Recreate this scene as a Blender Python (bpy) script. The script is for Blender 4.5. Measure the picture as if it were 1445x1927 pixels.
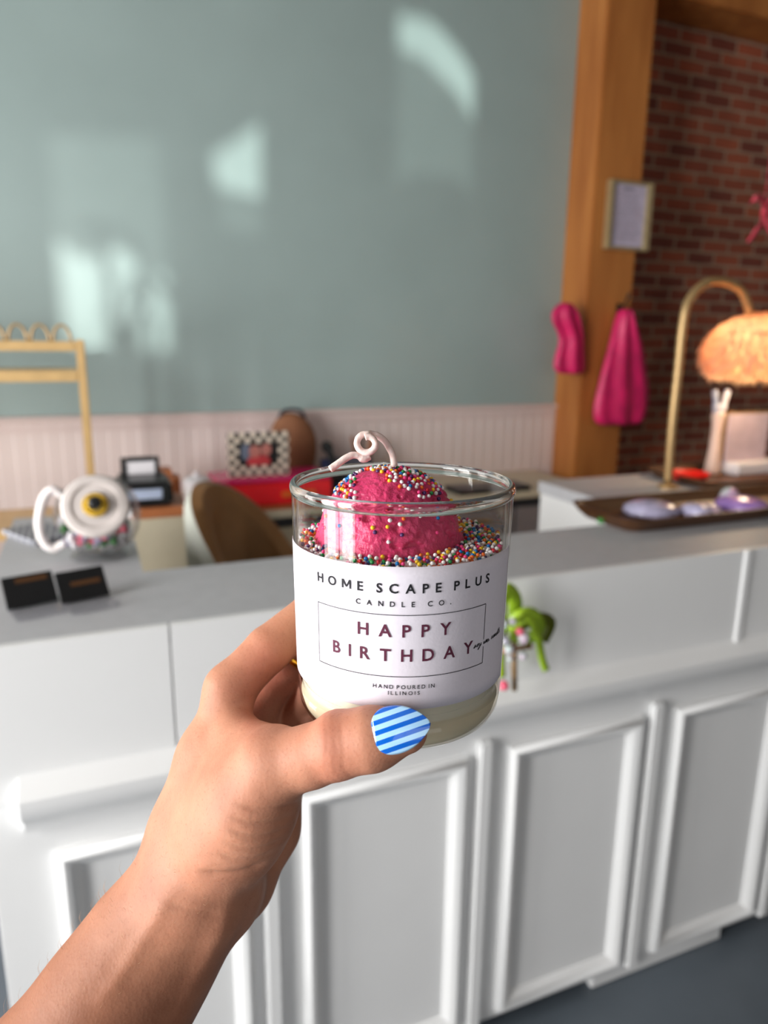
import bpy, bmesh, math, random
import numpy as np
from mathutils import Vector, Matrix, noise
PI = math.pi
rnd = random.Random(7)
SC = bpy.context.scene
COL = SC.collection
for o in list(bpy.data.objects):
    bpy.data.objects.remove(o)

# ------------------------------------------------------------------ camera
FPX, CX, CY = 1343.0, 722.5, 963.5
CAM = Vector((0, 0, 1.5))
ax_x = Vector((3358, 278, -1343))
ax_z = Vector((-62, -5737, -1343)); ax_z = -Vector((ax_z.x, ax_z.y, ax_z.z)).normalized()
ax_z.normalize()
ax_x = (ax_x - ax_x.dot(ax_z) * ax_z).normalized()
ax_y = ax_z.cross(ax_x)
ROT = Matrix((ax_x, ax_y, ax_z))            # camera space -> world
cam_d = bpy.data.cameras.new('camera')
cam = bpy.data.objects.new('camera', cam_d)
COL.objects.link(cam)
cam.matrix_world = Matrix.Translation(CAM) @ ROT.to_4x4()
cam_d.sensor_fit = 'VERTICAL'; cam_d.sensor_height = 36; cam_d.sensor_width = 27
cam_d.lens = FPX / 1927 * 36
cam_d.clip_start = 0.01
cam_d.dof.use_dof = True
cam_d.dof.focus_distance = 0.245
cam_d.dof.aperture_fstop = 9.5
SC.camera = cam

# ------------------------------------------------------------------ world, light, exposure
SC.view_settings.view_transform = 'Standard'
SC.view_settings.look = 'None'
SC.view_settings.exposure = 0.27
SC.view_settings.gamma = 1
SC.view_settings.use_curve_mapping = False
SC.cycles.use_denoising = True
SC.cycles.max_bounces = 10
SC.cycles.transparent_max_bounces = 24
SC.cycles.caustics_refractive = False
SC.cycles.caustics_reflective = False
SC.cycles.sample_clamp_indirect = 4
W = bpy.data.worlds.new('world'); SC.world = W; W.use_nodes = True
bg = W.node_tree.nodes['Background']
bg.inputs[0].default_value = (0.75, 0.85, 1.0, 1); bg.inputs[1].default_value = 1.2

def area(name, loc, direction, sx, sy, power, color, spread=180):
    l = bpy.data.lights.new(name, 'AREA'); l.shape = 'RECTANGLE'
    l.size = sx; l.size_y = sy; l.energy = power; l.color = color; l.spread = math.radians(spread)
    o = bpy.data.objects.new(name, l); COL.objects.link(o)
    o.location = loc
    o.rotation_euler = Vector(direction).to_track_quat('-Z', 'Y').to_euler()
    return o
# daylight entering by the side window (two lights wide) and by the shop front behind the camera
area('daylight_side_window_a', (-2.52, -0.22, 1.55), (1, 0, 0), 0.72, 2.3, 80, (1.0, 0.985, 0.955))
area('daylight_side_window_b', (-2.52, 0.72, 1.55), (1, 0, 0), 0.72, 2.3, 80, (1.0, 0.985, 0.955))
area('added_back_fill', (-2.52, 2.25, 1.7), (1, 0, 0), 0.9, 1.5, 26, (1.0, 0.95, 0.9))  # added fill that brightens the back wall and desk
area('daylight_shop_front', (-0.3, -3.35, 1.7), (0, 1, 0), 3.6, 2.2, 24, (0.93, 0.96, 1.0))
sun_d = bpy.data.lights.new('sun', 'SUN'); sun_d.energy = 2.6; sun_d.angle = math.radians(0.9)
sun_d.color = (0.92, 1.0, 0.93)
sun = bpy.data.objects.new('sun', sun_d); COL.objects.link(sun)
SUN_DIR = Vector((0.22, 1.0, -0.16)).normalized()       # the way the light travels
sun.rotation_euler = SUN_DIR.to_track_quat('-Z', 'Y').to_euler()

# ------------------------------------------------------------------ picture -> place helpers
def ray(px, py):
    return ROT @ Vector((px - CX, -(py - CY), -FPX))
def at_y(px, py, y):
    r = ray(px, py); return CAM + r * ((y - CAM.y) / r.y)
def at_z(px, py, z):
    r = ray(px, py); return CAM + r * ((z - CAM.z) / r.z)
def at_d(px, py, d):
    return CAM + ray(px, py) * (d / FPX)

# ------------------------------------------------------------------ materials
def srgb(r, g, b):
    f = lambda c: (c / 255 / 12.92) if c / 255 <= 0.04045 else ((c / 255 + 0.055) / 1.055) ** 2.4
    return (f(r), f(g), f(b), 1)
def newmat(name):
    m = bpy.data.materials.new(name); m.use_nodes = True
    nt = m.node_tree; return m, nt, nt.nodes['Principled BSDF']
def mat(name, col, rough=0.5, metal=0.0, noise_amt=0.06, scale=30, bump=0.0, spec=0.5, coat=0, stretch=(1, 1, 1), col2=None, sss=0, emis=None, bscale=None):
    m, nt, p = newmat(name)
    c = srgb(*col)
    tc = nt.nodes.new('ShaderNodeTexCoord'); mp = nt.nodes.new('ShaderNodeMapping')
    mp.inputs['Scale'].default_value = stretch
    nt.links.new(tc.outputs['Object'], mp.inputs[0])
    nz = nt.nodes.new('ShaderNodeTexNoise'); nz.inputs['Scale'].default_value = scale; nz.inputs['Detail'].default_value = 4
    nt.links.new(mp.outputs[0], nz.inputs['Vector'])
    cr = nt.nodes.new('ShaderNodeValToRGB')
    if col2: a, b = srgb(*col2), c
    else: a, b = tuple(x * (1 - noise_amt * 1.5) for x in c[:3]) + (1,), tuple(min(1, x * (1 + noise_amt)) for x in c[:3]) + (1,)
    cr.color_ramp.elements[0].position = 0.3; cr.color_ramp.elements[1].position = 0.7
    cr.color_ramp.elements[0].color = a; cr.color_ramp.elements[1].color = b
    nt.links.new(nz.outputs['Fac'], cr.inputs[0]); nt.links.new(cr.outputs[0], p.inputs['Base Color'])
    p.inputs['Roughness'].default_value = rough; p.inputs['Metallic'].default_value = metal
    p.inputs['Specular IOR Level'].default_value = spec
    if coat: p.inputs['Coat Weight'].default_value = coat; p.inputs['Coat Roughness'].default_value = 0.06
    if sss:
        p.inputs['Subsurface Weight'].default_value = sss
        p.inputs['Subsurface Radius'].default_value = (1, .5, .35); p.inputs['Subsurface Scale'].default_value = 0.004
    if bump:
        src = nz
        if bscale:
            src = nt.nodes.new('ShaderNodeTexNoise'); src.inputs['Scale'].default_value = bscale; src.inputs['Detail'].default_value = 3
            nt.links.new(mp.outputs[0], src.inputs['Vector'])
        bp = nt.nodes.new('ShaderNodeBump'); bp.inputs['Strength'].default_value = bump; bp.inputs['Distance'].default_value = 0.002
        nt.links.new(src.outputs['Fac'], bp.inputs['Height']); nt.links.new(bp.outputs[0], p.inputs['Normal'])
    if emis: p.inputs['Emission Color'].default_value = srgb(*emis[0]); p.inputs['Emission Strength'].default_value = emis[1]
    return m
def thin_glass(name, tint=(1, 1, 1), ior=1.5, rough=0.0):
    m, nt, p = newmat(name); nt.nodes.remove(p)
    tr = nt.nodes.new('ShaderNodeBsdfTransparent'); tr.inputs[0].default_value = (*tint, 1)
    gl = nt.nodes.new('ShaderNodeBsdfGlossy'); gl.inputs['Roughness'].default_value = rough
    lw_ = nt.nodes.new('ShaderNodeLayerWeight'); lw_.inputs[0].default_value = .5
    pw = nt.nodes.new('ShaderNodeMath'); pw.operation = 'POWER'; pw.inputs[1].default_value = 5
    fr = nt.nodes.new('ShaderNodeMath'); fr.operation = 'MULTIPLY_ADD'; fr.inputs[1].default_value = .9; fr.inputs[2].default_value = ((ior - 1) / (ior + 1)) ** 2
    nt.links.new(lw_.outputs['Facing'], pw.inputs[0]); nt.links.new(pw.outputs[0], fr.inputs[0])
    mx = nt.nodes.new('ShaderNodeMixShader')
    nt.links.new(fr.outputs[0], mx.inputs[0]); nt.links.new(tr.outputs[0], mx.inputs[1]); nt.links.new(gl.outputs[0], mx.inputs[2])
    nt.links.new(mx.outputs[0], nt.nodes['Material Output'].inputs[0]); return m
def solid_glass(name, tint=(1, 1, 1), ior=1.48):
    m, nt, p = newmat(name)
    p.inputs['Base Color'].default_value = (*tint, 1); p.inputs['Roughness'].default_value = 0.0
    p.inputs['Transmission Weight'].default_value = 1; p.inputs['IOR'].default_value = ior; return m

M = dict(
    teal=mat('teal_paint', (156, 174, 172), 0.33, noise_amt=.03, scale=3, spec=.5),
    pink=mat('blush_beadboard', (220, 202, 198), 0.5, noise_amt=.02, scale=4),
    white=mat('white_lacquer', (236, 236, 236), 0.38, noise_amt=.01, scale=6),
    top=mat('grey_countertop', (190, 190, 194), 0.5, noise_amt=.03, scale=40),
    floor=mat('grey_concrete', (84, 92, 100), 0.45, noise_amt=.12, scale=3, bump=.1),
    ceil=mat('ceiling_paint', (140, 134, 126), 0.8),
    plaster=mat('cream_plaster', (150, 140, 130), 0.8, noise_amt=.04, scale=5),
    wood=mat('fir_timber', (192, 124, 62), 0.5, scale=4, stretch=(3, 3, .4), col2=(160, 94, 42), bump=.15),
    brown=mat('walnut_tray', (96, 62, 36), 0.45, scale=8, stretch=(1, 8, 8), col2=(70, 42, 22)),
    deskwood=mat('tan_desk_wood', (190, 118, 72), 0.5, scale=6, stretch=(1, 8, 8), col2=(165, 98, 58)),
    beige=mat('beige_laminate', (205, 195, 172), 0.5, noise_amt=.03),
    mauve=mat('mauve_grey_laminate', (140, 132, 134), 0.5, noise_amt=.03),
    black=mat('black_plastic', (22, 23, 26), 0.35, noise_amt=.1),
    dark=mat('dark_grey', (60, 60, 66), 0.5),
    gold=mat('brushed_gold', (205, 170, 110), 0.32, 1.0, noise_amt=.05, scale=60),
    goldpaint=mat('gold_painted_metal', (214, 178, 122), 0.4, .35, noise_amt=.05),
    brass=mat('pale_brass', (182, 150, 104), 0.4, .6, noise_amt=.05),
    paper=mat('white_paper', (232, 228, 232), 0.8, noise_amt=.01, scale=60, bump=.05),
    lpaper=mat('label_paper', (226, 220, 230), 0.75, noise_amt=.012, scale=900, bump=.04, spec=.2),
    cream=mat('cream_wax', (218, 212, 192), 0.45, noise_amt=.02, sss=.2),
    wwax=mat('white_wax', (244, 236, 234), 0.45, noise_amt=.02, sss=.2),
    ink=mat('black_ink', (34, 34, 38), 0.6, spec=.2),
    plum=mat('plum_ink', (92, 42, 62), 0.6, spec=.2),
    wick=mat('waxed_wick', (232, 208, 202), 0.5, noise_amt=.08, scale=400, bump=.3, sss=.2),
    hotpink=mat('magenta_cloth', (222, 32, 104), 0.45, noise_amt=.15, scale=12, bump=.3),
    coral=mat('coral_ribbon', (236, 84, 104), 0.45, noise_amt=.1, scale=30),
    lime=mat('lime_ribbon', (172, 208, 50), 0.3, noise_amt=.12, scale=30, spec=.7),
    olive=mat('olive_ribbon', (98, 108, 16), 0.4, noise_amt=.12, scale=30),
    red=mat('red_acrylic', (250, 30, 44), 0.25, noise_amt=.04),
    magenta=mat('magenta_acrylic', (222, 30, 110), 0.25, noise_amt=.04),
    orange=mat('orange_plastic', (236, 110, 40), 0.3),
    redpaint=mat('red_glaze', (226, 22, 12), 0.4),
    leather=mat('tan_leather', (150, 108, 66), 0.55, noise_amt=.08, scale=20),
    fabric=mat('pale_grey_fabric', (190, 192, 182), 0.9, noise_amt=.04, scale=200),
    lilac=mat('lilac_shell', (196, 190, 222), 0.2, noise_amt=.15, scale=40, spec=.8),
    mint=mat('mint_shell', (172, 206, 196), 0.2, noise_amt=.2, scale=40, spec=.8, col2=(206, 160, 190)),
    violet=mat('violet_shell', (150, 110, 196), 0.2, noise_amt=.2, scale=30, spec=.8, col2=(190, 150, 220)),
    bluew=mat('blue_white_glaze', (214, 206, 210), 0.3, scale=30, col2=(120, 134, 160)),
    peach=mat('peach_glaze', (226, 196, 180), 0.4),
    green=mat('leaf_green', (60, 140, 60), 0.5),
    rose=mat('rose_wrapper', (226, 96, 120), 0.4),
    pen=mat('navy_plastic', (46, 56, 90), 0.4),
    clear=thin_glass('clear_acrylic', (.97, .97, .98), 1.45, .02),
    jarwall=thin_glass('jar_glass_wall', (.985, .985, .98), 1.38),
    jarbase=thin_glass('jar_base_glass', (.93, .90, .84), 1.5),
    jarsolid=solid_glass('jar_solid_glass', (.98, .97, .94)),
    winglass=thin_glass('window_glass'),
    curlglass=thin_glass('candy_jar_glass', (.93, .93, .93), 1.5, .03),
)

def checker_mat():
    m, nt, p = newmat('checkered_paint')
    tc = nt.nodes.new('ShaderNodeTexCoord'); ck = nt.nodes.new('ShaderNodeTexChecker')
    ck.inputs['Scale'].default_value = 48; ck.inputs[1].default_value = srgb(236, 222, 204); ck.inputs[2].default_value = srgb(34, 30, 28)
    nt.links.new(tc.outputs['Object'], ck.inputs[0]); nt.links.new(ck.outputs[0], p.inputs[0]); return m
M['checker'] = checker_mat()
def brick_mat():
    m, nt, p = newmat('old_brick')
    tc = nt.nodes.new('ShaderNodeTexCoord'); sp = nt.nodes.new('ShaderNodeSeparateXYZ'); cb = nt.nodes.new('ShaderNodeCombineXYZ')
    nt.links.new(tc.outputs['Object'], sp.inputs[0]); nt.links.new(sp.outputs[0], cb.inputs[0]); nt.links.new(sp.outputs[2], cb.inputs[1])
    nz0 = nt.nodes.new('ShaderNodeTexNoise'); nz0.inputs['Scale'].default_value = 9
    nt.links.new(cb.outputs[0], nz0.inputs['Vector'])
    ad = nt.nodes.new('ShaderNodeVectorMath'); ad.operation = 'MULTIPLY_ADD'; ad.inputs[1].default_value = (.012, .012, 0)
    nt.links.new(nz0.outputs['Color'], ad.inputs[0]); nt.links.new(cb.outputs[0], ad.inputs[2])
    bt = nt.nodes.new('ShaderNodeTexBrick'); bt.inputs['Scale'].default_value = 1
    bt.inputs['Brick Width'].default_value = .2; bt.inputs['Row Height'].default_value = .068; bt.inputs['Mortar Size'].default_value = .009
    bt.inputs['Mortar Smooth'].default_value = .4; bt.inputs['Bias'].default_value = -.1
    bt.inputs['Color1'].default_value = srgb(172, 90, 62); bt.inputs['Color2'].default_value = srgb(112, 56, 46); bt.inputs['Mortar'].default_value = srgb(176, 146, 122)
    nt.links.new(ad.outputs[0], bt.inputs['Vector'])
    nz = nt.nodes.new('ShaderNodeTexNoise'); nz.inputs['Scale'].default_value = 5; nz.inputs['Detail'].default_value = 6
    nt.links.new(cb.outputs[0], nz.inputs['Vector'])
    mx = nt.nodes.new('ShaderNodeMix'); mx.data_type = 'RGBA'; mx.blend_type = 'MULTIPLY'; mx.inputs[0].default_value = .6
    cr = nt.nodes.new('ShaderNodeValToRGB'); cr.color_ramp.elements[0].position = .3; cr.color_ramp.elements[1].position = .65
    cr.color_ramp.elements[0].color = (.5, .47, .46, 1); cr.color_ramp.elements[1].color = (1, 1, 1, 1)
    nt.links.new(nz.outputs['Fac'], cr.inputs[0]); nt.links.new(bt.outputs['Color'], mx.inputs[6]); nt.links.new(cr.outputs[0], mx.inputs[7])
    nt.links.new(mx.outputs[2], p.inputs[0]); p.inputs['Roughness'].default_value = .85
    bp = nt.nodes.new('ShaderNodeBump'); bp.inputs['Strength'].default_value = .8; bp.inputs['Distance'].default_value = .008; bp.invert = True
    nt.links.new(bt.outputs['Fac'], bp.inputs['Height']); nt.links.new(bp.outputs[0], p.inputs['Normal']); return m
M['brick'] = brick_mat()
def bead_mat():
    m, nt, p = newmat('blush_beadboard_boards')
    tc = nt.nodes.new('ShaderNodeTexCoord'); wv = nt.nodes.new('ShaderNodeTexWave'); wv.wave_profile = 'SAW'
    wv.inputs['Scale'].default_value = 5.5
    nt.links.new(tc.outputs['Object'], wv.inputs[0])
    cr = nt.nodes.new('ShaderNodeValToRGB'); cr.color_ramp.elements[0].position = 0; cr.color_ramp.elements[1].position = .09
    nt.links.new(wv.outputs['Fac'], cr.inputs[0])
    bp = nt.nodes.new('ShaderNodeBump'); bp.inputs['Strength'].default_value = .9; bp.inputs['Distance'].default_value = .006
    nt.links.new(cr.outputs[0], bp.inputs['Height']); nt.links.new(bp.outputs[0], p.inputs['Normal'])
    p.inputs[0].default_value = srgb(224, 208, 204); p.inputs['Roughness'].default_value = .45; return m
M['bead'] = bead_mat()
def stripe_mat():
    m, nt, p = newmat('pinstriped_paper')
    tc = nt.nodes.new('ShaderNodeTexCoord'); wv = nt.nodes.new('ShaderNodeTexWave'); wv.inputs['Scale'].default_value = 22
    nt.links.new(tc.outputs['Object'], wv.inputs[0])
    cr = nt.nodes.new('ShaderNodeValToRGB'); cr.color_ramp.elements[0].color = srgb(104, 106, 116); cr.color_ramp.elements[1].color = srgb(190, 190, 196)
    cr.color_ramp.elements[0].position = .55; cr.color_ramp.elements[1].position = .9
    nt.links.new(wv.outputs['Fac'], cr.inputs[0]); nt.links.new(cr.outputs[0], p.inputs[0]); return m
M['stripe'] = stripe_mat()
def nail_mat():
    m, nt, p = newmat('striped_nail_polish')
    uv = nt.nodes.new('ShaderNodeUVMap'); sp = nt.nodes.new('ShaderNodeSeparateXYZ')
    mt = nt.nodes.new('ShaderNodeMapping'); mt.inputs['Rotation'].default_value = (0, 0, math.radians(-9)); mt.inputs['Location'].default_value = (0, .085, 0)
    nt.links.new(uv.outputs[0], mt.inputs[0]); nt.links.new(mt.outputs[0], sp.inputs[0])
    mu = nt.nodes.new('ShaderNodeMath'); mu.operation = 'MULTIPLY'; mu.inputs[1].default_value = 1 / .205
    fr = nt.nodes.new('ShaderNodeMath'); fr.operation = 'FRACT'
    nt.links.new(sp.outputs[1], mu.inputs[0]); nt.links.new(mu.outputs[0], fr.inputs[0])
    cr = nt.nodes.new('ShaderNodeValToRGB')
    cr.color_ramp.elements[0].position = .49; cr.color_ramp.elements[1].position = .54
    cr.color_ramp.elements[0].color = srgb(168, 212, 246); cr.color_ramp.elements[1].color = srgb(10, 96, 200)
    nt.links.new(fr.outputs[0], cr.inputs[0]); nt.links.new(cr.outputs[0], p.inputs[0])
    p.inputs['Roughness'].default_value = .12; p.inputs['Coat Weight'].default_value = 1; p.inputs['Coat Roughness'].default_value = .03; return m
M['nail'] = nail_mat()
def skin_mat():
    m, nt, p = newmat('tanned_skin')
    at = nt.nodes.new('ShaderNodeVertexColor'); at.layer_name = 'tint'
    tc = nt.nodes.new('ShaderNodeTexCoord')
    nz = nt.nodes.new('ShaderNodeTexNoise'); nz.inputs['Scale'].default_value = 60; nz.inputs['Detail'].default_value = 5
    nt.links.new(tc.outputs['Object'], nz.inputs['Vector'])
    cr = nt.nodes.new('ShaderNodeValToRGB'); cr.color_ramp.elements[0].position = .3; cr.color_ramp.elements[1].position = .7
    cr.color_ramp.elements[0].color = (.84, .78, .76, 1); cr.color_ramp.elements[1].color = (1.06, 1.04, 1.02, 1)
    nt.links.new(nz.outputs['Fac'], cr.inputs[0])
    mx = nt.nodes.new('ShaderNodeMix'); mx.data_type = 'RGBA'; mx.blend_type = 'MULTIPLY'; mx.inputs[0].default_value = 1
    nt.links.new(at.outputs[0], mx.inputs[6]); nt.links.new(cr.outputs[0], mx.inputs[7])
    # freckle-like pores
    n2 = nt.nodes.new('ShaderNodeTexNoise'); n2.inputs['Scale'].default_value = 900; n2.inputs['Detail'].default_value = 2
    nt.links.new(tc.outputs['Object'], n2.inputs['Vector'])
    c2 = nt.nodes.new('ShaderNodeValToRGB'); c2.color_ramp.elements[0].position = .28; c2.color_ramp.elements[1].position = .42
    c2.color_ramp.elements[0].color = (.86, .80, .78, 1); c2.color_ramp.elements[1].color = (1, 1, 1, 1)
    nt.links.new(n2.outputs['Fac'], c2.inputs[0])
    m3 = nt.nodes.new('ShaderNodeMix'); m3.data_type = 'RGBA'; m3.blend_type = 'MULTIPLY'; m3.inputs[0].default_value = .8
    nt.links.new(mx.outputs[2], m3.inputs[6]); nt.links.new(c2.outputs[0], m3.inputs[7])
    nt.links.new(m3.outputs[2], p.inputs['Base Color'])
    vo = nt.nodes.new('ShaderNodeTexVoronoi'); vo.inputs['Scale'].default_value = 900
    nt.links.new(tc.outputs['Object'], vo.inputs['Vector'])
    bp = nt.nodes.new('ShaderNodeBump'); bp.inputs['Strength'].default_value = .25; bp.inputs['Distance'].default_value = .0002
    nt.links.new(vo.outputs['Distance'], bp.inputs['Height'])
    bp2 = nt.nodes.new('ShaderNodeBump'); bp2.inputs['Strength'].default_value = .3; bp2.inputs['Distance'].default_value = .0008
    n3 = nt.nodes.new('ShaderNodeTexNoise'); n3.inputs['Scale'].default_value = 160; n3.inputs['Detail'].default_value = 3
    nt.links.new(tc.outputs['Object'], n3.inputs['Vector']); nt.links.new(n3.outputs['Fac'], bp2.inputs['Height'])
    nt.links.new(bp.outputs[0], bp2.inputs['Normal']); nt.links.new(bp2.outputs[0], p.inputs['Normal'])
    p.inputs['Roughness'].default_value = .58; p.inputs['Specular IOR Level'].default_value = .32
    p.inputs['Subsurface Weight'].default_value = .22; p.inputs['Subsurface Radius'].default_value = (1, .4, .25); p.inputs['Subsurface Scale'].default_value = .004
    return m
M['skin'] = skin_mat()
def feather_mat():
    m, nt, p = newmat('cream_feathers'); nt.nodes.remove(p)
    d = nt.nodes.new('ShaderNodeBsdfDiffuse'); d.inputs[0].default_value = srgb(246, 214, 184)
    t = nt.nodes.new('ShaderNodeBsdfTranslucent'); t.inputs[0].default_value = srgb(255, 206, 150)
    mx = nt.nodes.new('ShaderNodeMixShader'); mx.inputs[0].default_value = .52
    nt.links.new(d.outputs[0], mx.inputs[1]); nt.links.new(t.outputs[0], mx.inputs[2]); nt.links.new(mx.outputs[0], nt.nodes['Material Output'].inputs[0]); return m
M['feather'] = feather_mat()

# ------------------------------------------------------------------ object helpers
def link(name, me, m=None, parent=None, smooth=False, kind=None):
    o = bpy.data.objects.new(name, me); COL.objects.link(o)
    if m is not None:
        for mm in (m if isinstance(m, list) else [m]): me.materials.append(M[mm] if isinstance(mm, str) else mm)
    if smooth:
        me.polygons.foreach_set('use_smooth', [True] * len(me.polygons))
    if parent is not None:
        o.parent = parent
        o.matrix_parent_inverse = (Matrix.Translation(parent.location) @ parent.rotation_euler.to_matrix().to_4x4()).inverted()
    if kind: o['kind'] = kind
    return o
def obj(name, bm, m, parent=None, smooth=False, kind=None, auto=False):
    bmesh.ops.recalc_face_normals(bm, faces=bm.faces[:])
    me = bpy.data.meshes.new(name); bm.to_mesh(me); bm.free()
    o = link(name, me, m, parent, smooth or auto, kind)
    if auto: me.set_sharp_from_angle(angle=math.radians(38))
    return o
def tag(o, label, cat, group=None):
    o['label'] = label; o['category'] = cat
    if group: o['group'] = group
    return o
def thing(name, label, cat, loc=(0, 0, 0), rz=0, group=None):
    o = bpy.data.objects.new(name, None); COL.objects.link(o); o.empty_display_size = .02
    o.location = loc; o.rotation_euler = (0, 0, rz)
    return tag(o, label, cat, group)
def B(): return bmesh.new()
def box(bm, x0, x1, y0, y1, z0, z1, bev=0.0, mtx=None, seg=2):
    r = bmesh.ops.create_cube(bm, size=1)
    vs = r['verts']
    for v in vs:
        v.co = Vector((x0 + (v.co.x + .5) * (x1 - x0), y0 + (v.co.y + .5) * (y1 - y0), z0 + (v.co.z + .5) * (z1 - z0)))
    if bev:
        es = {e for v in vs for e in v.link_edges}
        g = bmesh.ops.bevel(bm, geom=list(es), offset=bev, segments=seg, affect='EDGES')
        vs = list({v for f in g['faces'] for v in f.verts} | {v for v in vs if v.is_valid})
    if mtx: bmesh.ops.transform(bm, matrix=mtx, verts=[v for v in vs if v.is_valid])
    return bm
def lathe(bm, prof, center=(0, 0, 0), n=48, mtx=None, closed=False):
    rings = []; c = Vector(center); out = []
    for r, z in prof:
        if r < 1e-7:
            v = bm.verts.new(c + Vector((0, 0, z))); rings.append([v]); out.append(v)
        else:
            ring = [bm.verts.new(c + Vector((r * math.cos(2 * PI * i / n), r * math.sin(2 * PI * i / n), z))) for i in range(n)]
            rings.append(ring); out += ring
    pairs = list(zip(rings[:-1], rings[1:]))
    if closed: pairs.append((rings[-1], rings[0]))
    for a, b in pairs:
        for i in range(n):
            j = (i + 1) % n
            if len(a) == 1 and len(b) == 1: continue
            if len(a) == 1: bm.faces.new((a[0], b[i], b[j]))
            elif len(b) == 1: bm.faces.new((a[i], a[j], b[0]))
            else: bm.faces.new((a[i], a[j], b[j], b[i]))
    if mtx: bmesh.ops.transform(bm, matrix=mtx, verts=out)
    return bm
def tube(bm, pts, rad, n=10, cap=True):
    pts = [Vector(p) for p in pts]
    rads = rad if isinstance(rad, (list, tuple)) else [rad] * len(pts)
    rings = []; prev = None
    for i, p in enumerate(pts):
        d = (pts[min(i + 1, len(pts) - 1)] - pts[max(i - 1, 0)]).normalized()
        if prev is None: u = d.orthogonal().normalized()
        else: u = (prev - prev.dot(d) * d).normalized()
        prev = u; w = d.cross(u)
        rings.append([bm.verts.new(p + (u * math.cos(2 * PI * k / n) + w * math.sin(2 * PI * k / n)) * rads[i]) for k in range(n)])
    for a, b in zip(rings[:-1], rings[1:]):
        for k in range(n):
            j = (k + 1) % n; bm.faces.new((a[k], a[j], b[j], b[k]))
    if cap:
        bm.faces.new(rings[0][::-1]); bm.faces.new(rings[-1])
    return bm
def smooth_path(pts, n=6, extra=None):
    out = []; P = [Vector(p) for p in pts]
    for i in range(len(P) - 1):
        p0, p1, p2, p3 = P[max(i - 1, 0)], P[i], P[i + 1], P[min(i + 2, len(P) - 1)]
        for k in range(n):
            t = k / n
            out.append(.5 * ((2 * p1) + (p2 - p0) * t + (2 * p0 - 5 * p1 + 4 * p2 - p3) * t * t + (-p0 + 3 * p1 - 3 * p2 + p3) * t ** 3))
    out.append(P[-1]); return out
def prism_yz(bm, prof, x0, x1):
    a = [bm.verts.new((x0, y, z)) for y, z in prof]; b = [bm.verts.new((x1, y, z)) for y, z in prof]
    n = len(prof)
    for i in range(n):
        j = (i + 1) % n; bm.faces.new((a[i], a[j], b[j], b[i]))
    bm.faces.new(a[::-1]); bm.faces.new(b); return bm
def sphere(bm, c, r, sub=2, scale=(1, 1, 1), mtx=None):
    g = bmesh.ops.create_icosphere(bm, subdivisions=sub, radius=r)
    for v in g['verts']: v.co = Vector((v.co.x * scale[0], v.co.y * scale[1], v.co.z * scale[2])) + Vector(c)
    if mtx: bmesh.ops.transform(bm, matrix=mtx, verts=g['verts'])
    return bm

# ================================================================== THE ROOM
FZ = -0.035                                  # floor level
WY = 3.1                                     # teal wall
XL, XR, YF, ZC = -2.6, 5.2, -3.4, 3.9
bm = B(); box(bm, XL - .1, XR + .1, YF - .1, 3.6, FZ - .1, FZ); obj('floor', bm, 'floor', kind='structure')
bm = B(); box(bm, XL - .1, XR + .1, YF - .1, 3.6, ZC, ZC + .1); obj('ceiling', bm, 'ceil', kind='structure')
bm = B(); box(bm, XL, 2.26, WY, WY + .12, FZ, ZC); obj('wall_back', bm, 'teal', kind='structure')
bm = B(); box(bm, XL, 2.217, WY - .014, WY, FZ, 1.196); obj('trim_1', bm, 'bead', kind='structure')
bm = B(); prism_yz(bm, [(WY, 1.192), (WY - .026, 1.192), (WY - .03, 1.198), (WY - .03, 1.206), (WY - .022, 1.214), (WY, 1.217)], XL, 2.217)
box(bm, XL, 2.217, WY - .02, WY, 1.15, 1.176, .003); obj('trim_2', bm, 'pink', kind='structure')
bm = B(); box(bm, 2.26, XR, 3.3, 3.42, FZ, ZC); obj('wall_right_back', bm, 'brick', kind='structure')
bm = B(); box(bm, XR, XR + .1, YF, 3.5, FZ, ZC); obj('wall_right', bm, 'plaster', kind='structure')
# left wall with the big side window
def wall_with_holes(name, m, axis, pos, thick, a0, a1, z0, z1, holes):
    """rectangular wall with polygonal holes; axis 'x' = wall lies in a plane of constant x"""
    bm = B()
    def mk(a, z): return bm.verts.new((pos, a, z) if axis == 'x' else (a, pos, z))
    es = []
    for loop in [[(a0, z0), (a1, z0), (a1, z1), (a0, z1)]] + holes:
        vs = [mk(a, z) for a, z in loop]
        for i in range(len(vs)): es.append(bm.edges.new((vs[i], vs[(i + 1) % len(vs)])))
    bmesh.ops.triangle_fill(bm, use_beauty=True, use_dissolve=False, edges=es)
    g = bmesh.ops.extrude_face_region(bm, geom=bm.faces[:])
    bmesh.ops.translate(bm, verts=[v for v in g['geom'] if isinstance(v, bmesh.types.BMVert)], vec=(thick, 0, 0) if axis == 'x' else (0, thick, 0))
    return obj(name, bm, m, kind='structure')
LW = [(-.62, .35), (1.12, .35), (1.12, 2.75), (-.62, 2.75)]
wall_with_holes('wall_left', 'plaster', 'x', XL, -.12, YF, 3.5, FZ, ZC, [LW, [(1.78, .92), (2.72, .92), (2.72, 2.48), (1.78, 2.48)]])  # second opening is added, to go with the back fill light
t = B()
for y0, y1 in ((-.62, -.57), (.22, .28), (1.07, 1.12)): box(t, XL - .08, XL - .01, y0, y1, .35, 2.75)
for z0, z1 in ((.35, .4), (2.7, 2.75)): box(t, XL - .08, XL - .01, -.57, 1.07, z0, z1)
wf = obj('window_1', t, 'white', kind='structure')
t = B()
for y0, y1 in ((1.78, 1.82), (2.68, 2.72)): box(t, XL - .08, XL - .01, y0, y1, .92, 2.48)
for z0, z1 in ((.92, .96), (2.44, 2.48)): box(t, XL - .08, XL - .01, 1.82, 2.68, z0, z1)
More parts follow.
